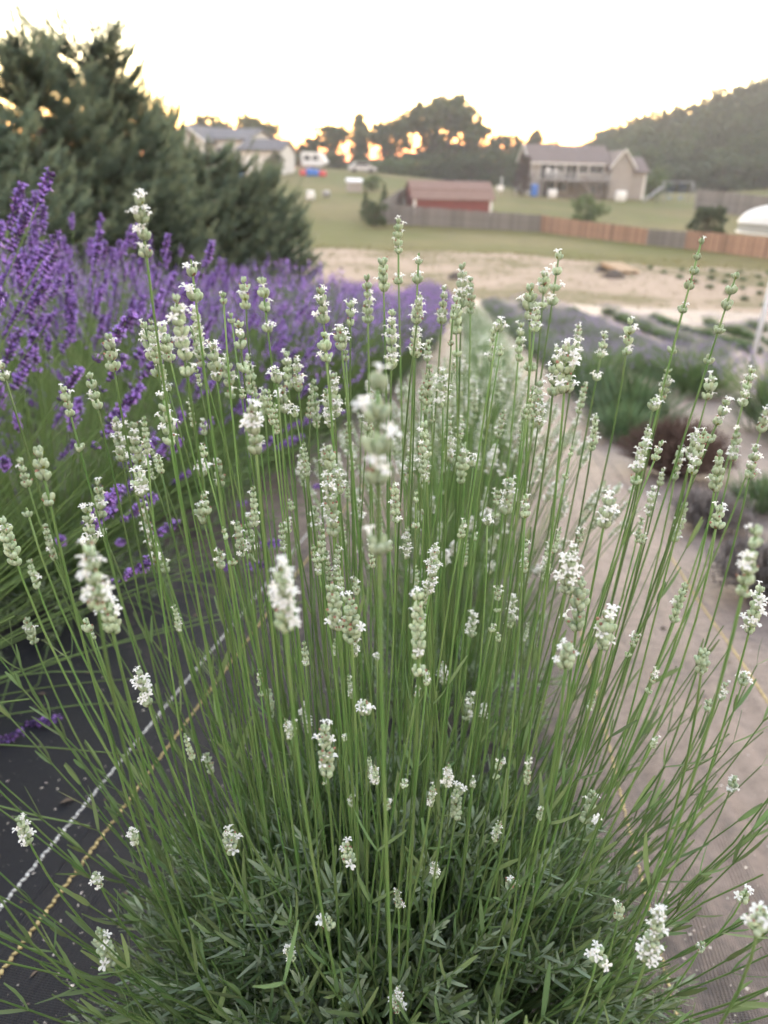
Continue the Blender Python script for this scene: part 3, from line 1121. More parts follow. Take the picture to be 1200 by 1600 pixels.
def twig_clump(seed, rad, hgt, m, n=520):
    r = random.Random(seed)
    mb = MB()
    for i in range(n):
        a = r.uniform(0, 6.283)
        q = math.sqrt(r.random())
        e = Vector((math.cos(a) * q * rad, math.sin(a) * q * rad, hgt * math.sqrt(max(0, 1 - q * q * .85)) * r.uniform(.75, 1.0)))
        st = e * .25
        st.z = .02
        mb.tube([st, (st + e) / 2 + Vector((r.uniform(-.02, .02), r.uniform(-.02, .02), .02)), e], [.003, .002, .0012], 3, 0, cap=False)
        for kk in range(3):
            t = r.uniform(.5, .95)
            c = st.lerp(e, t)
            mb.blade(c, Vector((r.uniform(-1, 1), r.uniform(-1, 1), r.uniform(.2, 1.2))), r.uniform(.03, .06), .005, segs=2)
    return mb.mesh('dry_twigs', m, False)


dead = twig_clump(1, .36, .36, M['deadtwig'], 900)
p = hit(1050, 742)
o = tag(obj('dead_lavender_plant', dead, None, p), 'dead brown lavender mound beside the dusty fabric path', 'lavender plant')
greym = twig_clump(2, .20, .17, M['greytwig'], 360)
for (px, py, lab, sc) in ((1105, 828, 'small dry grey lavender on the black fabric in front of the dead brown one', 1.0), (1190, 930, 'low grey twiggy lavender at the right edge beside the dusty path', 1.1)):
    p = hit(px, py)
    o = tag(obj('dry_lavender_plant', greym, None, p), lab, 'lavender plant', 'small dry lavenders on the right')
    o.scale = (sc, sc, sc)
rr = random.Random(33)
p = hit(1190, 800)
far_clump('green_lavender_plant', 'small green lavender at the right edge next to the dead brown mound', 'lavender plant', p.x, p.y, (None, MND[0][1]), None, rr, .6)
p = hit(975, 690)
far_clump('green_lavender_plant', 'green lavender mound just behind the dead brown mound', 'lavender plant', p.x, p.y, (None, MND[1][1]), None, rr, .95)
rowkind = {1: 'mix', 2: 'pale', 3: 'green', 4: 'pale', 5: 'green', 6: 'green', 7: 'pale', 8: 'pale', 9: 'green', 10: 'green', 11: 'pale', 12: 'green', 13: 'green', 14: 'green'}
LABK = {'pale': 'pale violet lavender, %s in view in the %s row right of the white', 'green': 'flowerless green lavender, %s in view in the %s row right of the white'}
pd = hit(1050, 742)
sd = pd.x * RV.x + pd.y * RV.y
pdp = pd.x * PV.x + pd.y * PV.y
for k in range(1, 15):
    p_ = pdp + (k - 1) * 1.22
    s = (sd + 1.6) if k == 1 else 2.0
    cnt = 0
    while s < 26 - .3 * k:
        x, y = sp(s, p_ + rr.uniform(-.08, .08))
        kind = rowkind[k]
        if kind == 'mix':
            kind = 'pale' if rr.random() < .55 else 'green'
        elif rr.random() < .12:
            kind = 'green' if kind == 'pale' else 'pale'
        q = project((x, y, ground(x, y) + .2))
        s += rr.uniform(.66, .78) if k < 3 else rr.uniform(.44, .56)
        if not (-40 < q[0] < 1290) or rr.random() < .08 or (1140 < q[0] < 1215 and 540 < q[1] < 640 and 1 < k < 7):
            continue
        me = rr.choice(PALE) if kind == 'pale' else (None, rr.choice(MND)[1])
        far_clump('lavender_plant' if kind == 'pale' else 'green_lavender_plant', LABK[kind] % (ORD[min(cnt, 29)], ORD[k - 1]), 'lavender plant', x, y, me, 'lavender rows on the right' if kind == 'pale' else 'green mounds in the right rows', rr, rr.uniform(1.1, 1.4) if k < 3 else rr.uniform(.68, .9))
        cnt += 1
# young plants set out in the sand beyond
for k in range(6):
    for j in range(9):
        x, y = sp(28 + j * 1.5 + rr.uniform(-.2, .2), 11.5 + k * 1.4)
        q = project((x, y, ground(x, y)))
        if 900 < q[0] < 1230:
            far_clump('young_lavender_plant', 'tiny young lavender, %s in the %s row set out on the sand' % (ORD[j], ORD[k]), 'lavender plant', x, y, (None, rr.choice(MND)[1]), 'young lavenders on the sand', rr, rr.uniform(.5, .75))

# ------------------------------------------------------------------ stitched lines, litter, fallen sprigs on the fabric
def to_sp(v):
    return v.x * RV.x + v.y * RV.y, v.x * PV.x + v.y * PV.y


def stitch(name, pa, s0, s1, m, wd=.0046, step=.0105, zig=.0012, dz=.0028):
    mb = MB()
    s = s0
    k = 0
    while s < s1:
        z = zig * (1 if k % 2 else -1)
        q = [on_fabric(pa + z - wd * .5, s + .001, dz), on_fabric(pa + z + wd * .5, s + .003, dz), on_fabric(pa - z + wd * .5, s + step * .86, dz), on_fabric(pa - z - wd * .5, s + step * .80, dz)]
        lo = [v - Vector((0, 0, .003)) for v in q]
        mb.add([tuple(v) for v in q + lo], [(0, 1, 2, 3), (0, 4, 5, 1), (1, 5, 6, 2), (2, 6, 7, 3), (3, 7, 4, 0)], 0)
        s += step
        k += 1
    return tag(obj(name, (mb, m)), kind='structure')


_, pw = to_sp(hit(116, 1289))
stitch('white_stitch_line', pw, -.2, 4.5, M['white_thread'])
_, py_ = to_sp(hit(192, 1276))
stitch('yellow_stitch_line', py_, -.2, 4.5, M['yellow_thread'], dz=.0065)
_, pr = to_sp(hit(1093, 950))
stitch('yellow_stitch_line', pr, -.2, 2.7, M['yellow_thread'], wd=.0065)
_, pr2 = to_sp(hit(1035, 1530))
stitch('yellow_stitch_line', pr2, -.3, 2.5, M['yellow_thread'], wd=.0032)
# overlap of two lengths of fabric between the stitched lines
mb = MB()
pm = pw + (py_ - pw) * .55
sv = lin(-.6, 5, 100)
for a, b in zip(sv[:-1], sv[1:]):
    q = [on_fabric(pm, a, .001), on_fabric(pm + .006, a, .0055), on_fabric(pm + .09, a, .001), on_fabric(pm, b, .001), on_fabric(pm + .006, b, .0055), on_fabric(pm + .09, b, .001)]
    mb.add([tuple(FABI @ v) for v in q], [(0, 1, 4, 3), (1, 2, 5, 4)], 0)
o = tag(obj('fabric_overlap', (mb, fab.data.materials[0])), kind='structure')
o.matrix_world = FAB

rl = random.Random(3)
mb = MB()
for i in range(1100):
    px, py = (rl.uniform(-20, 420), rl.uniform(930, 1610)) if rl.random() < .62 else (rl.uniform(850, 1220), rl.uniform(880, 1610))
    g = hit(px, py)
    s, p = to_sp(g)
    c = on_fabric(p, s, .0022)
    z = rl.choice([.0009, .0013, .002, .0035]) * rl.uniform(.6, 1.2)
    a = rl.uniform(0, 3.14)
    big = rl.random() < .05
    if big:
        z *= rl.uniform(2.2, 4)
    u = Vector((math.cos(a), math.sin(a), -.15)) * z
    v = Vector((-math.sin(a), math.cos(a), -.1)) * z * rl.uniform(.3, .9)
    h = Vector((0, 0, z * .5))
    mb.add([tuple(c - u), tuple(c - v + h), tuple(c + u), tuple(c + v + h * .3)], [(0, 1, 2, 3)], 1 if big else 0)
tag(obj('petal_litter', (mb, [M['litter'], M['twig']])), 'tiny fallen petals and crumbs scattered on the fabric', 'litter', kind='stuff')
for i, (px, py, ang, lab, sc) in enumerate(((62, 1140, 12, 'fallen purple lavender sprig with a looped stem on the black fabric', 1.0), (4, 1170, 40, 'purple lavender flower head lying at the left picture edge on black fabric', 1.0))):
    g = hit(px, py)
    e = empty('lavender_sprig', lab, 'sprig', g + Vector((0, 0, .02)), 0, 'fallen sprigs on the fabric')
    d = Vector((math.cos(R(ang)), math.sin(R(ang)), .08))
    obj('flower_spike', purple_spike(700 + i, .062, .013), e, mtx=align(d * .035, d))
    mb = MB()
    mb.tube([-d * .03, -d * .06 + Vector((-.01, .02, 0)), Vector((-.075, .05, .01)), Vector((-.04, .10, .02)), Vector((-.05, .2, .06))], .0014, 5, 0)
    obj('stem', (mb, M['pstalk'], True), e)


# ------------------------------------------------------------------ pines on the left
def pine_meshes(seed, H, Rad):
    """white pine: whorled upswept branches carrying needle shoots"""
    r = random.Random(seed)
    cr, tk = MB(), MB()
    tk.tube([(0, 0, -.1), (0.02, 0, H * .5), (0, 0, H * .97)], [.07 * H / 3.5, .045 * H / 3.5, .01], 7, 0)

    def tuft(p, d, ln, mi, dens=1.0):
        d = d.normalized()
        s0 = d.orthogonal().normalized()
        for i in range(int(40 * dens)):
            t = r.random()
            o = Quaternion(d, r.uniform(0, 6.28)) @ s0
            nd = (d * r.uniform(.55, 1.1) + o * r.uniform(.4, .9)).normalized()
            sd = nd.cross(o).normalized() * .0052
            c = p + d * ln * t
            L = r.uniform(.06, .10)
            cr.add([tuple(c - sd), tuple(c + sd), tuple(c + nd * L)], [(0, 1, 2)], mi)

    nlev = int(H / .26)
    for i in range(nlev):
        z = .12 + (H - .25) * (i / nlev)
        f = 1 - z / H
        reach = Rad * (min(1, f * 1.15) ** .55) * r.uniform(.88, 1.08)
        for b in range(r.randint(9, 11)):
            a = r.uniform(0, 6.283)
            rise = .15 + .75 * (z / H)
            L = reach * r.uniform(.7, 1.1) + .12
            o = Vector((math.cos(a), math.sin(a), rise * .6)).normalized()
            p0 = Vector((0, 0, z))
            p1 = p0 + o * L * .6
            p2 = p0 + o * L + Vector((0, 0, L * .22))
            tk.tube([p0, p1, p2], [.012, .008, .003], 4, 0, cap=False)
            nsub = max(4, int(L / .055))
            for q in range(nsub):
                t = .18 + .82 * (q + r.random()) / nsub
                c = p0.lerp(p1, min(1, t / .6)) if t < .6 else p1.lerp(p2, (t - .6) / .4)
                for sg in (-1, 1):
                    sd = Vector((-o.y, o.x, 0)) * sg
                    d = (o * r.uniform(.5, 1) + sd * r.uniform(.3, 1) + Vector((0, 0, r.uniform(.1, .9)))).normalized()
                    tuft(c, d, r.uniform(.12, .26), 0 if t < .8 else (1 if r.random() < .5 else 0))
            tuft(p2, (p2 - p1).normalized() + Vector((0, 0, .4)), .26, 1, 1.3)
    # leaders
    for kk in range(15):
        a = r.uniform(0, 6.283)
        q = r.uniform(0, .6)
        z = H * r.uniform(.80, .97)
        d = Vector((math.cos(a) * .6, math.sin(a) * .6, 1))
        p = Vector((math.cos(a) * q * Rad * .5, math.sin(a) * q * Rad * .5, z))
        ln = r.uniform(.35, .75)
        tk.tube([p, p + d.normalized() * ln], [.013, .008], 4, 0, cap=False)
        tuft(p, d, ln, 1, 3.2)
        tuft(p + d.normalized() * ln * .75, d, ln * .3, 1, 1.4)
    return cr.mesh('crown', [M['needle'], M['pinetip']], False), tk.mesh('trunk', M['bark'], True)


PINES = [pine_meshes(1, 4.0, 1.45), pine_meshes(2, 4.0, 1.3)]
pine_list = [  # tip x, tip y, distance, width factor, label
    (-35, 150, 6.2, .85, 'light green young pine at the left picture edge, in front of the taller pines'),
    (35, 62, 8.0, 1.05, 'tall grey green pine with branched tips against the sky, leftmost of the tall ones'),
    (125, 52, 9.2, 1.1, 'tallest grey green pine with long bare shoots against the sky'),
    (178, 120, 9.8, 1.0, 'full pine close against the right side of the tallest pine'),
    (218, 158, 11.0, .85, 'grey green pine sloping down two trees right of the tallest pine'),
    (262, 168, 12.2, .5, 'pine with a lone feathery leader below the left house'),
    (318, 234, 12.4, 1.1, 'bushy pine hiding the foot of the white gabled house'),
    (362, 250, 13.0, 1.05, 'bushy pine between the white house and the garage'),
    (405, 266, 13.6, 1.05, 'bushy pine in front of the white garage'),
    (446, 304, 14.4, .85, 'small rounded pine at the right end of the pine row'),
]
for i, (px, py, Y, wf, lab) in enumerate(pine_list):
    t = at_y(px, py, Y)
    gz = ground(t.x, t.y)
    H = t.z - gz
    e = empty('pine_tree', lab, 'pine tree', (t.x, t.y, gz), rp.uniform(0, 6.28), 'pines on the left')
    cm, tm = PINES[i % 2]
    k = H / 4.0
    kr = max(.62, min(1.25, k)) * wf
    e.scale = (kr, kr, k)
    obj('crown', cm, e)
    obj('trunk', tm, e)


# ------------------------------------------------------------------ broadleaf trees
def tree_meshes(seed, lobes, n, leaf=.42, m=None, conifer=False):
    """unit tree: crown about 1 wide and 1 high above z=0; lobes: list of (x,y,z,rx,rz)"""
    r = random.Random(seed)
    cr, tk = MB(), MB()
    tk.tube([(0, 0, -.02), (.01, 0, .2), (0, .01, .5)], [.032, .024, .012], 7, 0)
    cl = []
    for (x, y, z, rx, rz) in lobes:
        tk.tube([(0, 0, .18), (x * .5, y * .5, (.2 + z) / 2), (x, y, z)], [.018, .012, .005], 5, 0, cap=False)
        for i in range(26):
            v = Vector((r.gauss(0, 1), r.gauss(0, 1), r.gauss(0, 1))).normalized() * (r.random() ** .4)
            cl.append((Vector((x + v.x * rx, y + v.y * rx, z + v.z * rz)), r.uniform(.05, .11) * (rx / .28)))
    per = max(4, n // len(cl))
    for c, cs in cl:
        for i in range(per):
            v = Vector((r.gauss(0, 1), r.gauss(0, 1), r.gauss(0, .8)))
            v = v.normalized() * cs * (r.random() ** .45)
            p = c + v
            if p.z < .06:
                continue
            nrm = (v.normalized() + Vector((r.uniform(-.8, .8), r.uniform(-.8, .8), r.uniform(-.2, .8)))).normalized()
            u = nrm.orthogonal().normalized()
            w_ = nrm.cross(u)
            a = r.uniform(0, 6.28)
            u, w_ = u * math.cos(a) + w_ * math.sin(a), w_ * math.cos(a) - u * math.sin(a)
            s = leaf * .026 * r.uniform(.7, 1.4)
            cr.add([tuple(p - u * s), tuple(p - w_ * s * .7), tuple(p + u * s * 1.1), tuple(p + w_ * s * .7)], [(0, 1, 2, 3)], 0)
    return cr.mesh('crown', m or M['crown'], False), tk.mesh('trunk', M['bark'], True)


def lobes_round(seed, k=9, wx=.33, z0=.16, z1=.82, rx=.2):
    r = random.Random(seed)
    out = [(0, 0, .6, .28, .26), (0, 0, .35, .3, .25), (.1, 0, .2, .3, .15), (-.12, .05, .2, .3, .15)]
    for i in range(k):
        a = 2 * math.pi * i / k + r.uniform(-.3, .3)
        z = r.uniform(z0, z1)
        q = wx * math.sqrt(max(.1, 1 - ((z - .48) / .52) ** 2)) * r.uniform(.7, 1.1)
        out.append((math.cos(a) * q, math.sin(a) * q, z, rx * r.uniform(.7, 1.15), rx * r.uniform(.6, 1.0)))
    out.append((r.uniform(-.1, .1), r.uniform(-.1, .1), .84, .2, .15))
    return out


ROUND = [tree_meshes(500 + i, lobes_round(i, 9 + i), 6600, leaf=1.05) for i in range(3)]
BUSHY = [tree_meshes(520 + i, lobes_round(20 + i, 12, .40, .1, .8, .22), 6000, leaf=1.05) for i in range(2)]
OPEN = [tree_meshes(540 + i, lobes_round(40 + i, 13, .40, .28, .9, .19), 5200, leaf=1.0) for i in range(2)]
TALL = [tree_meshes(560 + i, [(random.Random(i * 9 + k).uniform(-.16, .16), random.Random(i * 7 + k).uniform(-.16, .16), .22 + .075 * k, .27 * (1 - .06 * abs(k - 3)), .12) for k in range(10)], 5200, leaf=1.0) for i in range(2)]
LIGHT = tree_meshes(580, lobes_round(61, 9, .34, .2, .8, .22), 4200, leaf=.8, m=M['crownlight'])
RED = tree_meshes(590, [(0, 0, .2 + .08 * k, .30 * (1 - .05 * k), .13) for k in range(9)], 3600, leaf=.8, m=M['crownred'])
CONE = tree_meshes(600, [(math.cos(k * 2.4) * .2 * (1 - k / 14), math.sin(k * 2.4) * .2 * (1 - k / 14), .08 + .065 * k, .26 * (1 - k / 15), .09) for k in range(14)], 4200, leaf=.6)


def tree(name, label, px, ytop, ybase, wpx, Y, meshes, group=None, cat='tree', seed=0, zb=None):
    t = at_y(px, ytop, Y)
    z0 = ground(t.x, t.y) if zb is None else zb
    if ybase:
        z0 = min(z0, at_y(px, ybase, Y).z) if zb is None else z0
    H = (t.z - z0) / 1.0
    W = wpx / F * Y / math.cos(R(25)) * 1.0
    e = empty(name, label, cat, (t.x, t.y, z0), random.Random(seed).uniform(0, 6.28), group)
    e.scale = (W, W, H)
    obj('crown', meshes[0], e)
    obj('trunk', meshes[1], e)
    return e


TL = [  # centre x, top y, width px, distance, kind, label
    (321, 178, 44, 165, ROUND[0], 'small round tree crown showing above the white house roof'),
    (348, 192, 24, 160, OPEN[0], 'low backlit tree top just right of the white house ridge'),
    (388, 180, 44, 150, OPEN[1], 'thin backlit tree behind the white garage roof'),
    (418, 196, 36, 152, OPEN[0], 'lacy backlit tree right of the thin tree behind the garage'),
    (512, 195, 70, 150, ROUND[1], 'dark round tree behind the pale camper'),
    (562, 184, 46, 158, TALL[0], 'narrow pointed tree right of the dark round tree'),
    (614, 186, 60, 155, ROUND[2], 'dark domed tree left of the largest tree'),
    (703, 148, 104, 160, OPEN[1], 'largest tree, wide open crown with sky gleaming through, above the red shed'),
    (706, 222, 90, 163, ROUND[0], 'dense tree standing behind the largest tree'),
    (797, 208, 56, 165, ROUND[1], 'round tree left of the beige house roof'),
    (834, 206, 46, 170, TALL[1], 'pointed tree top just over the beige house roof'),
    (858, 226, 40, 172, OPEN[0], 'thin tree behind the beige house roof ridge'),
    (660, 243, 70, 145, BUSHY[0], 'broad bushy tree below the largest tree, left half'),
    (740, 243, 70, 146, BUSHY[1], 'broad bushy tree below the largest tree, right half'),
    (645, 250, 50, 140, LIGHT, 'paler green bush tree above the grey fence corner'),
    (782, 240, 60, 140, BUSHY[0], 'bushy tree at the left end of the beige house'),
    (575, 252, 60, 147, BUSHY[1], 'dark bushy tree behind the parked silver car'),
    (457, 246, 44, 140, BUSHY[0], 'bush tree right of the white garage'),
    (532, 254, 50, 152, BUSHY[0], 'low dark tree right of the pale camper'),
    (900, 238, 60, 165, ROUND[2], 'dark tree behind the beige house, left foot of the woods'),
    (440, 222, 34, 170, OPEN[1], 'faint tree low on the horizon right of the garage'),
    (610, 252, 60, 135, LIGHT, 'light green shrub mass below the domed tree'),
]
for i, (px, yt, wp, Y, me, lab) in enumerate(TL):
    tree('tree', lab, px, yt - 5, None, wp * 1.15, Y, me, 'trees behind the yards', seed=i)
tree('tree', 'dark reddish narrow tree in front of the beige house', 822, 236, 306, 42, 106, RED, seed=3)
tree('tree', 'round light green tree between the beige house and the woods', 1025, 262, 306, 50, 112, LIGHT, seed=5)
tree('shrub', 'round pale green shrub behind the cedar fence', 921, 302, 340, 52, 66, LIGHT, cat='shrub', seed=6)
tree('shrub', 'small conical evergreen shrub left of the grey fence corner', 571, 296, 338, 26, 66, CONE, 'evergreen shrubs by the fence', 'shrub', 7)
tree('shrub', 'low dark evergreen shrub beside the fence left corner', 586, 312, 352, 34, 62, BUSHY[0], 'evergreen shrubs by the fence', 'shrub', 8)
tree('shrub', 'small evergreen shrub behind the grey fence corner', 601, 285, 318, 26, 74, CONE, 'evergreen shrubs by the fence', 'shrub', 9)
tree('shrub', 'dark shrub against the white garage wall', 427, 236, 270, 24, 106, BUSHY[1], None, 'shrub', 10)
tree('shrub', 'light green shrub on the lawn left of the red shed', 580, 272, 290, 34, 95, LIGHT, None, 'shrub', 11)
tree('tree', 'small bare dark tree with a spreading crown behind the cedar fence', 1112, 322, 366, 52, 52, OPEN[0], None, 'tree', 12)

# woods on the hill
rwd = random.Random(77)


def skyline(px):
    pts = [(860, 238), (900, 226), (925, 213), (950, 199), (985, 187), (1015, 172), (1040, 163), (1065, 160), (1100, 148), (1150, 132), (1200, 117), (1300, 85), (1400, 60)]
    for (a, b), (c, d) in zip(pts[:-1], pts[1:]):
        if a <= px <= c:
            return b + (d - b) * (px - a) / (c - a)
    return 60 if px > 1300 else 240


for lay, (Y, off, n, wp) in enumerate(((215, 0, 22, 46), (195, 22, 20, 50), (178, 48, 18, 54), (162, 78, 16, 56), (150, 108, 14, 58), (142, 138, 10, 58))):
    for i in range(n):
        px = 905 + lay * 8 + (1330 - 905) * (i + rwd.uniform(.1, .9)) / n
        yt = skyline(px) + off * min(1, (px - 880) / 240) + rwd.uniform(-3, 9) * (1 + .4 * lay)
        if yt > 285:
            continue
        t = at_y(px, yt, Y)
        gz = ground(t.x, t.y)
        H = t.z - gz
        if H < 4:
            continue
        me = rwd.choice(ROUND + BUSHY + TALL[:1])
        H2 = min(H, 15)
        e = empty('tree', ('leafy tree on the skyline of the wooded hill on the right', 'leafy tree in the middle of the woods covering the hill on the right', 'leafy tree along the lower front edge of the hill woods on the right')[lay // 2], 'tree', (t.x, t.y, t.z - H2), rwd.uniform(0, 6.28), 'trees of the wooded hill')
        W = wp * rwd.uniform(.85, 1.35) / F * Y * 1.1
        e.scale = (W, W, H2)
        obj('crown', me[0], e)
        obj('trunk', me[1], e)


# ------------------------------------------------------------------ fences
def fence(name, label, x0, y0t, y0b, Y0, x1, y1t, y1b, Y1, board, group, bw=.14, leadgap=0.0, seed=1):
    """boards from one image post to the other, both ends standing on the ground"""
    r = random.Random(seed)
    a = hit(x0, y0b) if Y0 is None else at_y(x0, y0b, Y0)
    b = hit(x1, y1b) if Y1 is None else at_y(x1, y1b, Y1)
    a.z, b.z = ground(a.x, a.y), ground(b.x, b.y)
    ha = at_y(x0, y0t, a.y).z - a.z
    hb = at_y(x1, y1t, b.y).z - b.z
    v = b - a
    L = math.hypot(v.x, v.y)
    ang = math.atan2(v.y, v.x)
    e = empty(name, label, 'fence', a, ang, group)
    n = int(L / (bw + .008))
    mb = MB()
    mb.box((0, -.009, 0), (bw, .009, 1), 0)
    mb.v[-1][4:, 2] += np.array([0, .012, .012, 0]) * 0
    me = mb.mesh('picket', board)
    stuff = MB()
    for i in range(n):
        t = i / max(1, n - 1)
        x = i * (L / n)
        px = a.x + v.x * t
        py = a.y + v.y * t
        gz = ground(px, py) - a.z
        h = (ha + (hb - ha) * t) * (1 + r.uniform(-.025, .025))
        o = obj('picket', me, e, mtx=Matrix.Translation((x, r.uniform(-.004, .004), gz)) @ Matrix.Rotation(r.uniform(-.012, .012), 4, 'Y') @ Matrix.Diagonal((1, 1, h, 1)))
    for f in (.22, .78):
        mb = MB()
        k = max(2, int(L / 2.4))
        for i in range(k):
            t0, t1 = i / k, (i + 1) / k
            z0 = ground(a.x + v.x * t0, a.y + v.y * t0) - a.z + f * (ha + (hb - ha) * t0)
            z1 = ground(a.x + v.x * t1, a.y + v.y * t1) - a.z + f * (ha + (hb - ha) * t1)
            mb.add([(L * t0, .02, z0 - .045), (L * t1, .02, z1 - .045), (L * t1, .06, z1 - .045), (L * t0, .06, z0 - .045),
                    (L * t0, .02, z0 + .045), (L * t1, .02, z1 + .045), (L * t1, .06, z1 + .045), (L * t0, .06, z0 + .045)],
                   [(0, 3, 2, 1), (4, 5, 6, 7), (0, 1, 5, 4), (2, 3, 7, 6)], 0)
        obj('rail', (mb, board), e)
    k = max(2, int(L / 2.4))
    pm_ = MB()
    pm_.box((-.05, .062, -.1), (.05, .162, 1), 0)
    pme = pm_.mesh('post', board)
    for i in range(k + 1):
        t = i / k
        obj('post', pme, e, mtx=Matrix.Translation((L * t, 0, ground(a.x + v.x * t, a.y + v.y * t) - a.z)) @ Matrix.Diagonal((1, 1, ha + (hb - ha) * t, 1)))
    return e


FG = 'board fences beyond the sand'
fence('board_fence', 'weathered grey board fence in front of the red shed', 594, 318, 349, None, 843, 336, 362, None, M['grey'], FG, seed=1)
fence('board_fence', 'orange brown cedar fence right of the weathered grey fence', 844, 336, 362, None, 1008, 357, 382, None, M['cedar'], FG, seed=2)
fence('board_fence', 'short grey stretch of fence between two cedar stretches', 1009, 357, 382, None, 1068, 362, 388, None, M['grey'], FG, seed=3)
fence('board_fence', 'orange brown cedar fence at the right picture edge', 1069, 360, 388, None, 1236, 374, 408, None, M['cedar'], FG, seed=4)
_c = hit(594, 349)
fence('board_fence', 'weathered grey fence side running back from the corner to the red shed', 594, 318, 349, None, 646, 285, 316, _c.y + 17, M['grey'], None, seed=5)
fence('board_fence', 'long grey fence at the foot of the wooded hill', 1086, 295, 316, 92, 1240, 312, 335, 78, M['grey'], None, bw=.2, seed=6)


# ------------------------------------------------------------------ buildings
def local_frame(px, py, Y, px2, Y2):
    """origin on the ground and heading towards a second image column"""
    a = at_y(px, py, Y)
    b = at_y(px2, py, Y2)
    return a, math.atan2(b.y - a.y, b.x - a.x), math.hypot(b.x - a.x, b.y - a.y)


def window(parent, x, z, w_, h, y=-.0, panes=1, face='-y', frame=None):
    mb = MB()
    t = .09
    mb.box((x - w_ / 2 - t, y - .06, z - t), (x - w_ / 2, y + .02, z + h + t), 0)
    mb.box((x + w_ / 2, y - .06, z - t), (x + w_ / 2 + t, y + .02, z + h + t), 0)
    mb.box((x - w_ / 2, y - .058, z - t), (x + w_ / 2, y + .02, z), 0)
    mb.box((x - w_ / 2, y - .058, z + h), (x + w_ / 2, y + .02, z + h + t), 0)
    for i in range(1, panes):
        xx = x - w_ / 2 + w_ * i / panes
        mb.box((xx - .03, y - .05, z), (xx + .03, y + .02, z + h), 0)
    f = obj('window', (mb, frame or M['trim']), parent)
    mb = MB()
    mb.box((x - w_ / 2 + .001, y - .025, z + .001), (x + w_ / 2 - .001, y - .003, z + h - .001), 0)
    obj('pane', (mb, M['glass']), f)
    return f


def gable_roof(parent, x0, x1, y0, y1, ze, zr, m, axis='x', over=.4, th=.18, name='roof'):
    """ridge along axis"""
    mb = MB()
    if axis == 'x':
        yc = (y0 + y1) / 2
        k = (zr - ze) / ((y1 - y0) / 2)
        a, b = y0 - over, y1 + over
        ea = ze - over * k
        poly = [(a, ea), (yc, zr), (b, ea), (b, ea + th), (yc, zr + th), (a, ea + th)]
        v = [(x0 - over, y, z) for y, z in poly] + [(x1 + over, y, z) for y, z in poly]
    else:
        xc = (x0 + x1) / 2
        k = (zr - ze) / ((x1 - x0) / 2)
        a, b = x0 - over, x1 + over
        ea = ze - over * k
        poly = [(a, ea), (xc, zr), (b, ea), (b, ea + th), (xc, zr + th), (a, ea + th)]
        v = [(x, y0 - over, z) for x, z in poly] + [(x, y1 + over, z) for x, z in poly]
    f = [(0, 1, 4, 5), (1, 2, 3, 4), (6 + 5, 6 + 4, 6 + 1, 6), (6 + 4, 6 + 3, 6 + 2, 6 + 1)]
    for i in range(6):
        j = (i + 1) % 6
        f.append((i, i + 6, j + 6, j))
    mb.add(v, f, 0)
    return obj(name, (mb, m), parent)


def walls(parent, x0, x1, y0, y1, z0, ze, zr, m, axis='x', laps=True):
    """house body with gables, clad in lapped boards"""
    mb = MB()
    if axis == 'x':
        yc = (y0 + y1) / 2
        poly = [(y0, z0), (y1, z0), (y1, ze), (yc, zr), (y0, ze)]
        v = [(x0, y, z) for y, z in poly] + [(x1, y, z) for y, z in poly]
    else:
        xc = (x0 + x1) / 2
        poly = [(x0, z0), (x1, z0), (x1, ze), (xc, zr), (x0, ze)]
        v = [(x, y0, z) for x, z in poly] + [(x, y1, z) for x, z in poly]
    f = [tuple(range(5)), tuple(range(9, 4, -1))]
    for i in range(5):
        j = (i + 1) % 5
        f.append((j, i, i + 5, j + 5))
    mb.add(v, f, 0)
    if laps:   # lap edges stand proud of the long faces
        z = z0 + .3
        while z < ze - .1:
            mb.box((x0 + .01, y0 - .022, z), (x1 - .01, y0 - .001, z + .06), 0)
            z += .36
    return obj('wall', (mb, m), parent)


# beige house on the right, long side towards the picture, right end nearer
HY0, HY1 = 111, 111
a = at_y(824, 303, HY0)
b = at_y(1000, 309, HY1)
a.z = min(a.z, ground(a.x, a.y)) - .3
hang = math.atan2(b.y - a.y, b.x - a.x)
HL = math.hypot(b.x - a.x, b.y - a.y)
house = empty('beige_house', 'long beige ranch house with a raised deck and brown roof below the wooded hill', 'house', a, hang)
zE = 4.5
zR = 6.5
walls(house, 0, HL * .68, 0, 9, -2, zE, zR, M['siding'])
gable_roof(house, 0, HL * .68, 0, 9, zE + .02, zR + .02, M['roofbrown'])
walls(house, HL * .68 + .02, HL * .86, -2.2, 8, -2, 4.1, 5.9, M['siding'], axis='y', laps=False)
gable_roof(house, HL * .68 + .02, HL * .86, -2.2, 8, 4.12, 5.92, M['roofbrown'], axis='y', over=.35)
walls(house, HL * .86 + .02, HL, -1.2, 7, -2, 3.5, 5.2, M['siding'])
gable_roof(house, HL * .86 + .3, HL, -1.2, 7, 3.52, 5.22, M['roofbrown'], over=.35)
mb = MB()   # pale barge boards on the gable towards us
x0, x1, xc = HL * .68 - .33, HL * .86 + .35, HL * .77
for xa, xb, za, zb in ((x0, xc, 3.77, 5.98), (xc, x1, 5.98, 3.77)):
    mb.add([(xa, -2.62, za), (xb, -2.62, zb), (xb, -2.62, zb + .28), (xa, -2.62, za + .28), (xa, -2.55, za), (xb, -2.55, zb), (xb, -2.55, zb + .28), (xa, -2.55, za + .28)],
           [(0, 1, 2, 3), (3, 2, 6, 7), (4, 7, 6, 5), (0, 4, 5, 1)], 0)
mb.box((-.42, -.46, zE - .32), (HL * .68 - .35, -.40, zE - .10), 0)
obj('barge_board', (mb, M['trim']), house)
mb = MB()   # left gable barge
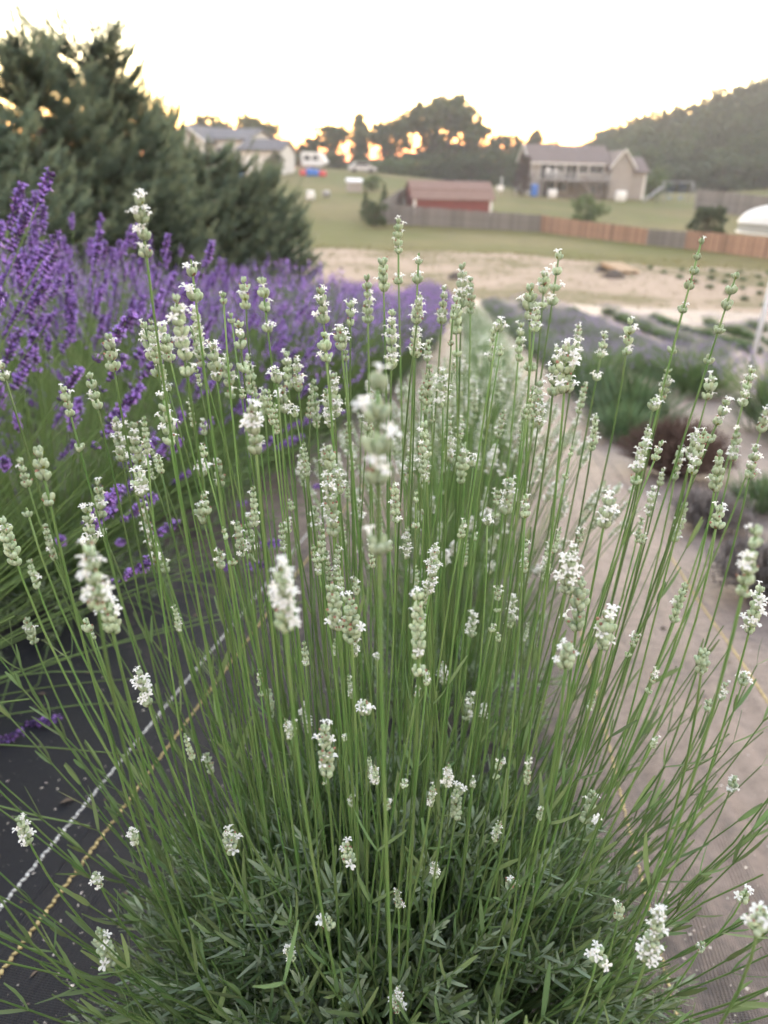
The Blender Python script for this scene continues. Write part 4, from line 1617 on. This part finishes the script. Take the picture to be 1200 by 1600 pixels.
for ya, yb, za, zb in ((-.4, 4.5, zE - .2, zR + .05), (4.5, 9.4, zR + .05, zE - .2)):
    mb.add([(-.47, ya, za), (-.47, yb, zb), (-.47, yb, zb + .3), (-.47, ya, za + .3), (-.41, ya, za), (-.41, yb, zb), (-.41, yb, zb + .3), (-.41, ya, za + .3)], [(3, 2, 1, 0), (7, 6, 2, 3), (4, 5, 6, 7), (0, 1, 5, 4)], 0)
obj('barge_board', (mb, M['trim']), house)
dz = 2.25
for (x, z, w_, h, pn) in ((HL * .16, dz + .1, 2.0, 2.0, 2), (HL * .27, dz + .9, 1.3, 1.2, 2), (HL * .36, dz + .1, 1.7, 2.05, 2), (HL * .47, dz + .9, 1.2, 1.2, 2), (HL * .58, dz + .9, 1.8, 1.2, 3), (HL * .18, .2, 1.9, 2.0, 2), (HL * .30, .9, 1.5, 1.1, 2), (HL * .60, .6, 1.4, 1.2, 2)):
    window(house, x, z, w_, h, -.03, pn)
mb = MB()
mb.box((HL * .72, -2.225, 1.0), (HL * .725, -2.202, 1.1), 0)
for i, xf_ in enumerate((.22, .42, .52)):
    mb = MB()
    mb.tube([(HL * xf_, 3.2, zE + 1.2), (HL * xf_, 3.2, zE + 2.1)], .09, 8, 0)
    obj('roof_vent', (mb, M['greysteel'], True), house)
# deck
mb = MB()
mb.box((HL * .10, -3.2, dz - .18), (HL * .66, -.04, dz), 0)
obj('deck_floor', (mb, M['deckwood']), house)
pm_ = MB()
pm_.box((-.08, -.08, -2.2), (.08, .08, dz - .18), 0)
pme = pm_.mesh('deck_post', M['deckwood'])
for i in range(7):
    obj('deck_post', pme, house, (HL * .10 + .1 + (HL * .56 - .2) * i / 6, -3.05, 0))
mb = MB()
mb.box((HL * .10, -3.2, dz + .92), (HL * .66, -3.08, dz + 1.0), 0)
mb.box((HL * .10, -3.2, dz + .1), (HL * .66, -3.1, dz + .16), 0)
n = 80
for i in range(n):
    x = HL * .10 + HL * .56 * i / n
    if abs(x - HL * .40) < .7:
        continue
    mb.box((x, -3.17, dz + .162), (x + .05, -3.12, dz + .918), 0)
tag(obj('deck_railing', (mb, M['greysteel']), house), kind='stuff')
mb = MB()
for i in range(12):
    zz = dz - .2 - (dz + .4) * i / 12
    xx = HL * .40 + i * .26
    mb.box((xx, -4.3, zz - .05), (xx + .3, -3.25, zz), 0)
for yy in (-4.36, -3.24):
    mb.add([(HL * .40, yy, dz - .35), (HL * .40 + 3.3, yy, -.55), (HL * .40 + 3.3, yy, -.25), (HL * .40, yy, dz - .05), (HL * .40, yy + .05, dz - .35), (HL * .40 + 3.3, yy + .05, -.55), (HL * .40 + 3.3, yy + .05, -.25), (HL * .40, yy + .05, dz - .05)],
           [(0, 1, 2, 3), (7, 6, 5, 4), (3, 2, 6, 7), (0, 4, 5, 1)], 0)
    mb.add([(HL * .40, yy, dz + .75), (HL * .40 + 3.3, yy, .55), (HL * .40 + 3.3, yy, .65), (HL * .40, yy, dz + .85), (HL * .40, yy + .05, dz + .75), (HL * .40 + 3.3, yy + .05, .55), (HL * .40 + 3.3, yy + .05, .65), (HL * .40, yy + .05, dz + .85)],
           [(0, 1, 2, 3), (7, 6, 5, 4), (3, 2, 6, 7), (0, 4, 5, 1)], 0)
obj('deck_stairs', (mb, M['deckwood']), house)
# corner board
mb = MB()
mb.box((-.03, -.06, -1), (.28, -.002, zE - .35), 0)
mb.box((HL - .25, -1.26, -1), (HL + .03, -1.202, 3.2), 0)
obj('corner_board', (mb, M['trim']), house)


def deck_pt(f, y, z):
    return Vector(a) + Vector((math.cos(hang) * HL * f - math.sin(hang) * y, math.sin(hang) * HL * f + math.cos(hang) * y, z))


def lawn_chair(label, loc, rz, m, sc=1.0, group=None):
    e = empty('lawn_chair', label, 'chair', loc, rz, group)
    e.scale = (sc,) * 3
    mb = MB()
    mb.box((-.28, -.28, .38), (.28, .25, .42), 0)
    obj('seat', (mb, m), e)
    mb = MB()
    for i in range(5):
        mb.box((-.27 + i * .11, .27 + .0, .425), (-.175 + i * .11, .30, 1.05 + .03 * (2 - abs(i - 2))), 0)
    obj('backrest', (mb, m), e)
    lm = MB()
    lm.box((-.03, -.03, 0), (.03, .03, .379), 0)
    lme = lm.mesh('leg', m)
    for x in (-.25, .25):
        for y in (-.25, .22):
            obj('leg', lme, e, (x, y, 0))
        mb = MB()
        mb.box((x - .04, -.3, .60), (x + .04, .268, .64), 0)
        mb.box((x - .02, -.29, .421), (x + .02, -.25, .599), 0)
        obj('armrest', (mb, m), e)
    return e


def bucket(name, label, loc, m, h=.9, r0=.3, cat='barrel', group=None):
    e = empty(name, label, cat, loc, 0, group)
    mb = MB()
    mb.tube([(0, 0, 0), (0, 0, h * .1), (0, 0, h * .5), (0, 0, h * .9), (0, 0, h)], [r0 * .9, r0 * .97, r0 * 1.05, r0 * .97, r0 * .92], 14, 0)
    obj('body', (mb, m, True), e)
    mb = MB()
    mb.tube([(0, 0, h + .001), (0, 0, h + .05)], r0 * .8, 14, 0)
    obj('lid', (mb, M['whiteplastic'], True), e)
    return e


lawn_chair('white chair hung with cloths on the raised deck, left', deck_pt(.14, -1.9, dz + .003), hang + 2.9, M['whiteplastic'], 1.35)
lawn_chair('white chair on the raised deck beside the cloth hung chair', deck_pt(.20, -1.8, dz + .003), hang + 3.3, M['whiteplastic'], 1.2)
g = at_y(810, 303, 108)
lawn_chair('white garden chair on the lawn left of the beige house', (g.x, g.y, ground(g.x, g.y)), 3.0, M['whiteplastic'], 1.7)
g = at_y(834, 303, 108)
bucket('barrel', 'blue barrel on the lawn under the house corner', (g.x, g.y, ground(g.x, g.y)), M['blueplastic'], 1.5, .5)
g = at_y(863, 305, 107)
bucket('planter', 'white tub under the deck of the beige house', (g.x, g.y, ground(g.x, g.y)), M['whiteplastic'], 1.0, .6, 'tub')
g = at_y(970, 307, 104.5)
bucket('planter', 'white tub against the right wing of the beige house', (g.x, g.y, ground(g.x, g.y)), M['whiteplastic'], 1.2, .7, 'tub')
g = at_y(782, 305, 104)
e = empty('bird_feeder', 'white post with a box beside the red shed roof', 'feeder', (g.x, g.y, ground(g.x, g.y)))
mb = MB()
mb.tube([(0, 0, 0), (0, 0, 2.2)], .06, 8, 0)
obj('post', (mb, M['trim'], True), e)
mb = MB()
mb.box((-.5, -.3, .6), (.3, .3, 1.2), 0)
obj('box', (mb, M['whiteplastic']), e)

# white house on the left with a glazed gable and a garage
LY = 118
a2 = at_y(286, 262, LY)
b2 = at_y(382, 268, LY - 3)
a2.z = ground(a2.x, a2.y) - .5
lang = math.atan2(b2.y - a2.y, b2.x - a2.x)
LL = math.hypot(b2.x - a2.x, b2.y - a2.y)
lh = empty('white_house', 'white house with a tall gable of posts and grey roof above the pines', 'house', a2, lang)
ztop = at_y(306, 196, LY).z - a2.z
zev = at_y(372, 218, LY).z - a2.z
walls(lh, LL * .42, LL, 1.0, 10, -2, zev, ztop - .3, M['sidingwhite'])
gable_roof(lh, LL * .30, LL, 1.0, 10, zev + .02, ztop - .28, M['roofgrey'], over=.5)
GW = LL * .46
walls(lh, -.3, GW, .2, 9, -2, zev - .2, ztop - .2, M['sidingwhite'], axis='y', laps=False)
gable_roof(lh, -.3, GW, -1.6, 9.5, zev - .18, ztop - .18, M['roofgrey'], axis='y', over=.7)
pm_ = MB()
pm_.box((-.32, -.14, -2), (.32, .14, zev - .5), 0)
pme = pm_.mesh('porch_post', M['sidingwhite'])
for f in (.02, .30, .70, .97):
    obj('porch_post', pme, lh, (-.3 + (GW + .3) * f, -1.7, 0))
for xa, xb in ((.12, .30), (.34, .66), (.72, .90)):
    x0 = -.3 + (GW + .3) * xa
    x1 = -.3 + (GW + .3) * xb
    window(lh, (x0 + x1) / 2, 1.0, x1 - x0 - .2, zev - 2.6, .17, 2)
mb = MB()
xc = (GW - .3) / 2
for xa, xb in ((-1.0, xc), (xc, GW + .7)):
    za = zev - .18 - .7 * (ztop - zev) / ((GW + .3) / 2)
    zs, ze_ = (za, ztop - .15) if xa < xc else (ztop - .15, za)
    mb.add([(xa, -2.36, zs), (xb, -2.36, ze_), (xb, -2.36, ze_ + .3), (xa, -2.36, zs + .3), (xa, -2.31, zs), (xb, -2.31, ze_), (xb, -2.31, ze_ + .3), (xa, -2.31, zs + .3)], [(0, 1, 2, 3), (3, 2, 6, 7), (4, 7, 6, 5), (0, 4, 5, 1)], 0)
mb.box((xc - .14, -1.75, zev - .4), (xc + .14, -1.6, ztop - .7), 0)
mb.box((-.3, -1.75, zev - .62), (GW, -1.56, zev - .42), 0)
obj('barge_board', (mb, M['trim']), lh)
for f in (.58, .72, .88):
    window(lh, LL * f, zev - 2.6, 1.3, 1.5, .97, 2)
# garage
g0 = at_y(378, 268, LY - 6)
g1 = at_y(439, 268, LY - 7)
g0.z = ground(g0.x, g0.y) - .4
gang = math.atan2(g1.y - g0.y, g1.x - g0.x)
GL = math.hypot(g1.x - g0.x, g1.y - g0.y)
ga = empty('white_garage', 'white garage with a grey roof and warm lit gable end beside the white house', 'garage', g0, gang)
gr = at_y(400, 219, LY - 4).z - g0.z
ge = at_y(400, 234, LY - 6).z - g0.z
walls(ga, 0, GL, 0, 6.5, -1, ge, gr, M['sidingwhite'])
gable_roof(ga, 0, GL, 0, 6.5, ge + .02, gr + .02, M['roofgrey'], over=.4)
mb = MB()
for i in range(4):
    mb.box((GL * .12, -.07, .2 + i * .62), (GL * .50, -.024, .2 + i * .62 + .58), 0)
obj('garage_door', (mb, M['trim']), ga)
window(ga, GL * .72, 1.0, 1.0, 1.2, -.025, 2)

# red shed with a two-pitched roof
s0 = at_y(646, 322, 71.5)
s1 = at_y(768, 326, 72.8)
s0.z = ground(s0.x, s0.y) - .3
sang = math.atan2(s1.y - s0.y, s1.x - s0.x)
SL = math.hypot(s1.x - s0.x, s1.y - s0.y)
sh = empty('red_shed', 'low red barn shed with a two pitched brown roof and white corners behind the fence', 'shed', s0, sang)
zt = at_y(700, 285, 73.5).z - s0.z
ze1 = at_y(700, 311, 71.5).z - s0.z
zk = ze1 + (zt - ze1) * .5
mb = MB()
poly = [(0, -1), (3.6, -1), (3.6, ze1), (2.9, zk), (1.8, zt), (.7, zk), (0, ze1)]
v = [(0, y, z) for y, z in poly] + [(SL, y, z) for y, z in poly]
f = [tuple(range(7)), tuple(range(13, 6, -1))] + [((i + 1) % 7, i, i + 7, (i + 1) % 7 + 7) for i in range(7)]
mb.add(v, f, 0)
x = .2
while x < SL - .2:
    mb.box((x, -.028, -1), (x + .07, -.002, ze1 - .05), 0)
    x += .42
obj('wall', (mb, M['redwall']), sh)
for nm, seq in (('lower_roof', ((-.18, ze1 - .1), (.7, zk))), ('upper_roof', ((.68, zk + .06), (1.8, zt + .06))), ('upper_roof', ((1.8, zt + .06), (2.92, zk + .06))), ('lower_roof', ((2.9, zk), (3.78, ze1 - .1)))):
    mb = MB()
    (ya, za), (yb, zb) = seq
    mb.add([(-.25, ya, za), (SL + .25, ya, za), (SL + .25, yb, zb), (-.25, yb, zb), (-.25, ya, za + .07), (SL + .25, ya, za + .07), (SL + .25, yb, zb + .07), (-.25, yb, zb + .07)],
           [(0, 3, 2, 1), (4, 5, 6, 7), (0, 1, 5, 4), (1, 2, 6, 5), (2, 3, 7, 6), (3, 0, 4, 7)], 0)
    obj(nm, (mb, M['roofred']), sh)
for x in (-.03, SL - .22):
    mb = MB()
    mb.box((x, -.07, -1), (x + .25, -.03, ze1 - .12), 0)
    obj('corner_board', (mb, M['trim']), sh)


# ------------------------------------------------------------------ yard things far off
def wheel_parts(e, pts, r0, m=None):
    wm = MB()
    wm.tube([(0, -.1, 0), (0, .1, 0)], r0, 14, 0)
    wme = wm.mesh('wheel', M['darkmetal'], False)
    for p in pts:
        obj('wheel', wme, e, p)


g = at_y(492, 271, 128)
cp = empty('camper', 'pale camper with a sloping nose parked by the dark round tree', 'camper', (g.x, g.y, ground(g.x, g.y)), -.1)
mb = MB()
mb.prism([(-2.4, .5), (1.6, .5), (2.6, 1.2), (1.7, 2.5), (1.0, 2.9), (-2.2, 3.0), (-2.5, 2.6)], -1.1, 1.1, 0)
obj('body', (mb, M['whiteplastic']), cp)
mb = MB()
mb.box((-1.9, -1.14, 1.5), (-.7, -1.105, 2.3), 0)
mb.box((-.2, -1.14, 1.5), (.9, -1.105, 2.3), 0)
obj('window', (mb, M['glass']), cp)
mb = MB()
mb.box((-2.35, -1.13, .9), (1.9, -1.104, 1.15), 0)
obj('stripe', (mb, M['metal']), cp)
mb = MB()
mb.tube([(2.2, 0, .55), (3.6, 0, .5)], .06, 6, 0)
obj('tow_bar', (mb, M['greysteel']), cp)
wheel_parts(cp, [(-.5, -.95, .35), (-.5, .95, .35)], .35)
cp.scale = (.8, .8, .8)

g = at_y(566, 272, 126)
cr_ = empty('parked_car', 'silver car parked in front of the dark bushes', 'car', (g.x, g.y, ground(g.x, g.y)), .15)
mb = MB()
mb.prism([(-2.1, .35), (2.1, .35), (2.15, .8), (1.3, .95), (.7, 1.5), (-1.0, 1.52), (-1.7, 1.0), (-2.15, .9)], -.85, .85, 0)
obj('body', (mb, M['paint']), cr_)
mb = MB()
mb.prism([(-1.45, 1.0), (1.05, .99), (.62, 1.42), (-.95, 1.44)], -.87, -.852, 0)
mb.prism([(-1.45, 1.0), (1.05, .99), (.62, 1.42), (-.95, 1.44)], .852, .87, 0)
obj('window', (mb, M['glass']), cr_)
wheel_parts(cr_, [(-1.3, -.78, .33), (1.3, -.78, .33), (-1.3, .78, .33), (1.3, .78, .33)], .33)

for (px, py, Y, m, lab, hh, r0) in ((474, 281, 112, M['redplastic'], 'red toy tub, left end of the row of toys on the lawn', .7, .5), (484, 281, 112, M['blueplastic'], 'blue toy tub on the lawn below the camper', .9, .5),
                                     (494, 282, 112, M['blueplastic'], 'second blue toy tub on the lawn beside the red one', .8, .5), (504, 282, 112, M['redplastic'], 'red toy tub, right end of the row of toys on the lawn', .7, .55),
                                     (375, 266, 104, M['blueplastic'], 'bright blue barrel in front of the garage corner', 1.0, .5), (366, 268, 103, M['whiteplastic'], 'white barrel left of the bright blue barrel', .7, .5),
                                     (485, 317, 80, M['whiteplastic'], 'round white tub alone on the lower lawn', .8, .45), (510, 312, 84, M['greysteel'], 'small grey tub right of the white tub on the lawn', .5, .4)):
    g = at_y(px, py, Y)
    bucket('toy_tub' if hh < .95 and Y == 112 else 'barrel', lab, (g.x, g.y, ground(g.x, g.y)), m, hh, r0, 'tub')
g = at_y(553, 308, 92)
ht = empty('hut', 'small white roofed hut on the lawn left of the evergreen shrubs', 'hut', (g.x, g.y, ground(g.x, g.y)), .2)
walls(ht, -.8, .8, -.6, .6, -.2, 1.0, 1.3, M['siding'], laps=False)
gable_roof(ht, -.8, .8, -.6, .6, 1.01, 1.31, M['whiteplastic'], over=.12, th=.06)

g = hit(1055, 318)
sw = empty('swing_set', 'grey frame swing set on the lawn left of the long grey fence', 'swing set', g, .1)
mb = MB()
for x in (-1.9, 1.9):
    for y in (-1.1, 1.1):
        mb.tube([(x * 1.1, y, 0), (x, 0, 2.5)], .06, 6, 0)
mb.tube([(-2.1, 0, 2.5), (2.1, 0, 2.5)], .06, 6, 0)
obj('frame', (mb, M['greysteel'], True), sw)
for x in (-.9, .6):
    mb = MB()
    mb.tube([(x - .25, 0, 2.45), (x - .25, .1, .6)], .015, 4, 0)
    mb.tube([(x + .25, 0, 2.45), (x + .25, .1, .6)], .015, 4, 0)
    mb.box((x - .3, 0, .55), (x + .3, .25, .6), 0)
    obj('swing_seat', (mb, M['blueplastic']), sw)
mb = MB()
mb.add([(-2.2, -.3, 1.9), (-4.2, -.3, .25), (-4.2, .3, .25), (-2.2, .3, 1.9), (-2.2, -.3, 1.82), (-4.2, -.3, .17), (-4.2, .3, .17), (-2.2, .3, 1.82)], [(0, 1, 2, 3), (7, 6, 5, 4), (0, 4, 5, 1), (2, 6, 7, 3)], 0)
obj('slide', (mb, M['greysteel']), sw)

# wooden pallet on the sand with a dark heap beside it
g = hit(966, 426)
pl = empty('wooden_pallet', 'pale wooden pallet lying tilted on the sand', 'pallet', g, .5)
pl.rotation_euler = (.22, .05, .55)
bm_ = MB()
bm_.box((-.6, -.05, 0), (.6, .05, .022), 0)
bme = bm_.mesh('board', M['pallet'])
for i in range(9):
    obj('board', bme, pl, (0, -.5 + i * .125, .25))
for x in (-.5, 0, .5):
    mb = MB()
    mb.box((x - .05, -.55, .12), (x + .05, .55, .248), 0)
    obj('stringer', (mb, M['pallet']), pl)
pl.scale = (1.15, 1.15, 1.15)
for (px, py, lab, sc) in ((950, 424, 'dark heap of earth behind the pallet on the sand', .7), (958, 434, 'dark earth clod in front of the pallet', .55), (712, 436, 'dark stump at the far end of the lavender row', .45)):
    g = hit(px, py)
    mb = MB()
    r = random.Random(px)
    k = 9
    vv, ff = [], []
    for i in range(4):
        for j in range(k):
            aa = 6.283 * j / k
            q = (1, .85, .55, .15)[i] * r.uniform(.75, 1.2)
            vv.append((math.cos(aa) * q, math.sin(aa) * q * .7, (0, .3, .5, .6)[i] * r.uniform(.8, 1.2) - .02))
    for i in range(3):
        for j in range(k):
            b_, c_ = i * k + j, i * k + (j + 1) % k
            ff.append((b_, c_, c_ + k, b_ + k))
    ff.append(tuple(3 * k + j for j in range(k)))
    mb.add(vv, ff, 0)
    o = tag(obj('earth_heap', (mb, M['rock'], True), None, g), lab, 'earth heap')
    o.scale = (sc,) * 3

# white canopy on a slanting pole at the right edge
g = hit(1171, 578)
top = at_y(1236, 318, g.y)
rim = at_y(1160, 347, g.y)
cx, cz = top.x + .05, rim.z - g.z
rad = cx - rim.x
cn = empty('shade_canopy', 'white domed shade canopy on a slanting pale pole at the right edge', 'canopy', g)
mb = MB()
NS, NR = 40, 8
vv, ff = [], []
hgt = top.z - rim.z
for i in range(NR + 1):
    t = i / NR
    for j in range(NS):
        aa = 6.283185 * j / NS
        sc = 1 - .018 * (1 + math.cos(aa * 8)) * t
        q = rad * math.sin(t * math.pi / 2) * sc
        vv.append((cx - g.x + math.cos(aa) * q, math.sin(aa) * q, cz + hgt * math.cos(t * math.pi / 2)))
for i in range(NR):
    for j in range(NS):
        b_, c_ = i * NS + j, i * NS + (j + 1) % NS
        ff.append((b_, b_ + NS, c_ + NS, c_))
mb.add(vv, ff, 0)
obj('canopy_cloth', (mb, M['canvas'], True), cn)
nm = bpy.data.materials.new('grey netting')
nm.use_nodes = True
_n, _l = nm.node_tree.nodes, nm.node_tree.links
_b = _n['Principled BSDF']
_b.inputs['Base Color'].default_value = (.42, .43, .44, 1)
_b.inputs['Roughness'].default_value = .8
_t = _n.new('ShaderNodeBsdfTransparent')
_x = _n.new('ShaderNodeMixShader')
_x.inputs[0].default_value = .55
_l.new(_t.outputs[0], _x.inputs[1])
_l.new(_b.outputs[0], _x.inputs[2])
_l.new(_x.outputs[0], _n['Material Output'].inputs[0])
mb = MB()
vv, ff = [], []
for i in range(2):
    for j in range(NS):
        aa = 6.283185 * j / NS
        vv.append((cx - g.x + math.cos(aa) * rad * .985, math.sin(aa) * rad * .985, cz - .004 - .13 * i))
for j in range(NS):
    ff.append((j, j + NS, (j + 1) % NS + NS, (j + 1) % NS))
mb.add(vv, ff, 0)
obj('netting', (mb, nm, True), cn)
for zz, rr_ in ((cz - .15, .014), (cz, .016)):
    mb = MB()
    ring = [Vector((cx - g.x + math.cos(6.283185 * j / NS) * rad, math.sin(6.283185 * j / NS) * rad, zz)) for j in range(NS + 1)]
    mb.tube(ring, rr_, 6, 0, cap=False)
    obj('rim', (mb, M['trim'], True), cn)
pt = at_y(1200, 465, g.y)
dv = (pt - g)
dv = dv / dv.z
mb = MB()
mb.tube([(0, 0, -.05), tuple(dv * (cz - .02))], .042, 12, 0)
obj('pole', (mb, M['metal'], True), cn)
mb = MB()
mb.tube([(0, 0, -.02), (0, 0, .05)], .06, 12, 0)
obj('foot', (mb, M['sidingwhite'], True), cn)

# ------------------------------------------------------------------ grass at the field edges
rg = random.Random(4)
mb = MB()
for i in range(5200):
    s = rg.uniform(27, 46)
    p = rg.uniform(-9, 26)
    if rg.random() > (.25 + .75 * sm((s - 36) / 10)):
        continue
    x, y = sp(s, p)
    z = ground(x, y)
    for k in range(3):
        mb.blade((x + rg.uniform(-.1, .1), y + rg.uniform(-.1, .1), z - .02), Vector((rg.uniform(-.5, .5), rg.uniform(-.5, .5), 1)), rg.uniform(.06, .2), .02, segs=2)
tag(obj('grass_tufts', (mb, M['grasstuft'])), 'dry grass tufts growing along the sandy strip', 'grass', kind='stuff')

# ------------------------------------------------------------------ evening haze
hz = bpy.data.materials.new('evening haze')
hz.use_nodes = True
hn = hz.node_tree.nodes
hn.remove(hn['Principled BSDF'])
pv = hn.new('ShaderNodeVolumePrincipled')
pv.inputs['Color'].default_value = (.90, .88, .90, 1)
pv.inputs['Density'].default_value = .0007
pv.inputs['Anisotropy'].default_value = .35
hz.node_tree.links.new(pv.outputs[0], hn['Material Output'].inputs['Volume'])
mb = MB()
mb.box((-350, -100, -7), (350, 500, 36), 0)
tag(obj('haze', (mb, hz)), 'thin evening haze over the fields', 'haze', kind='stuff')
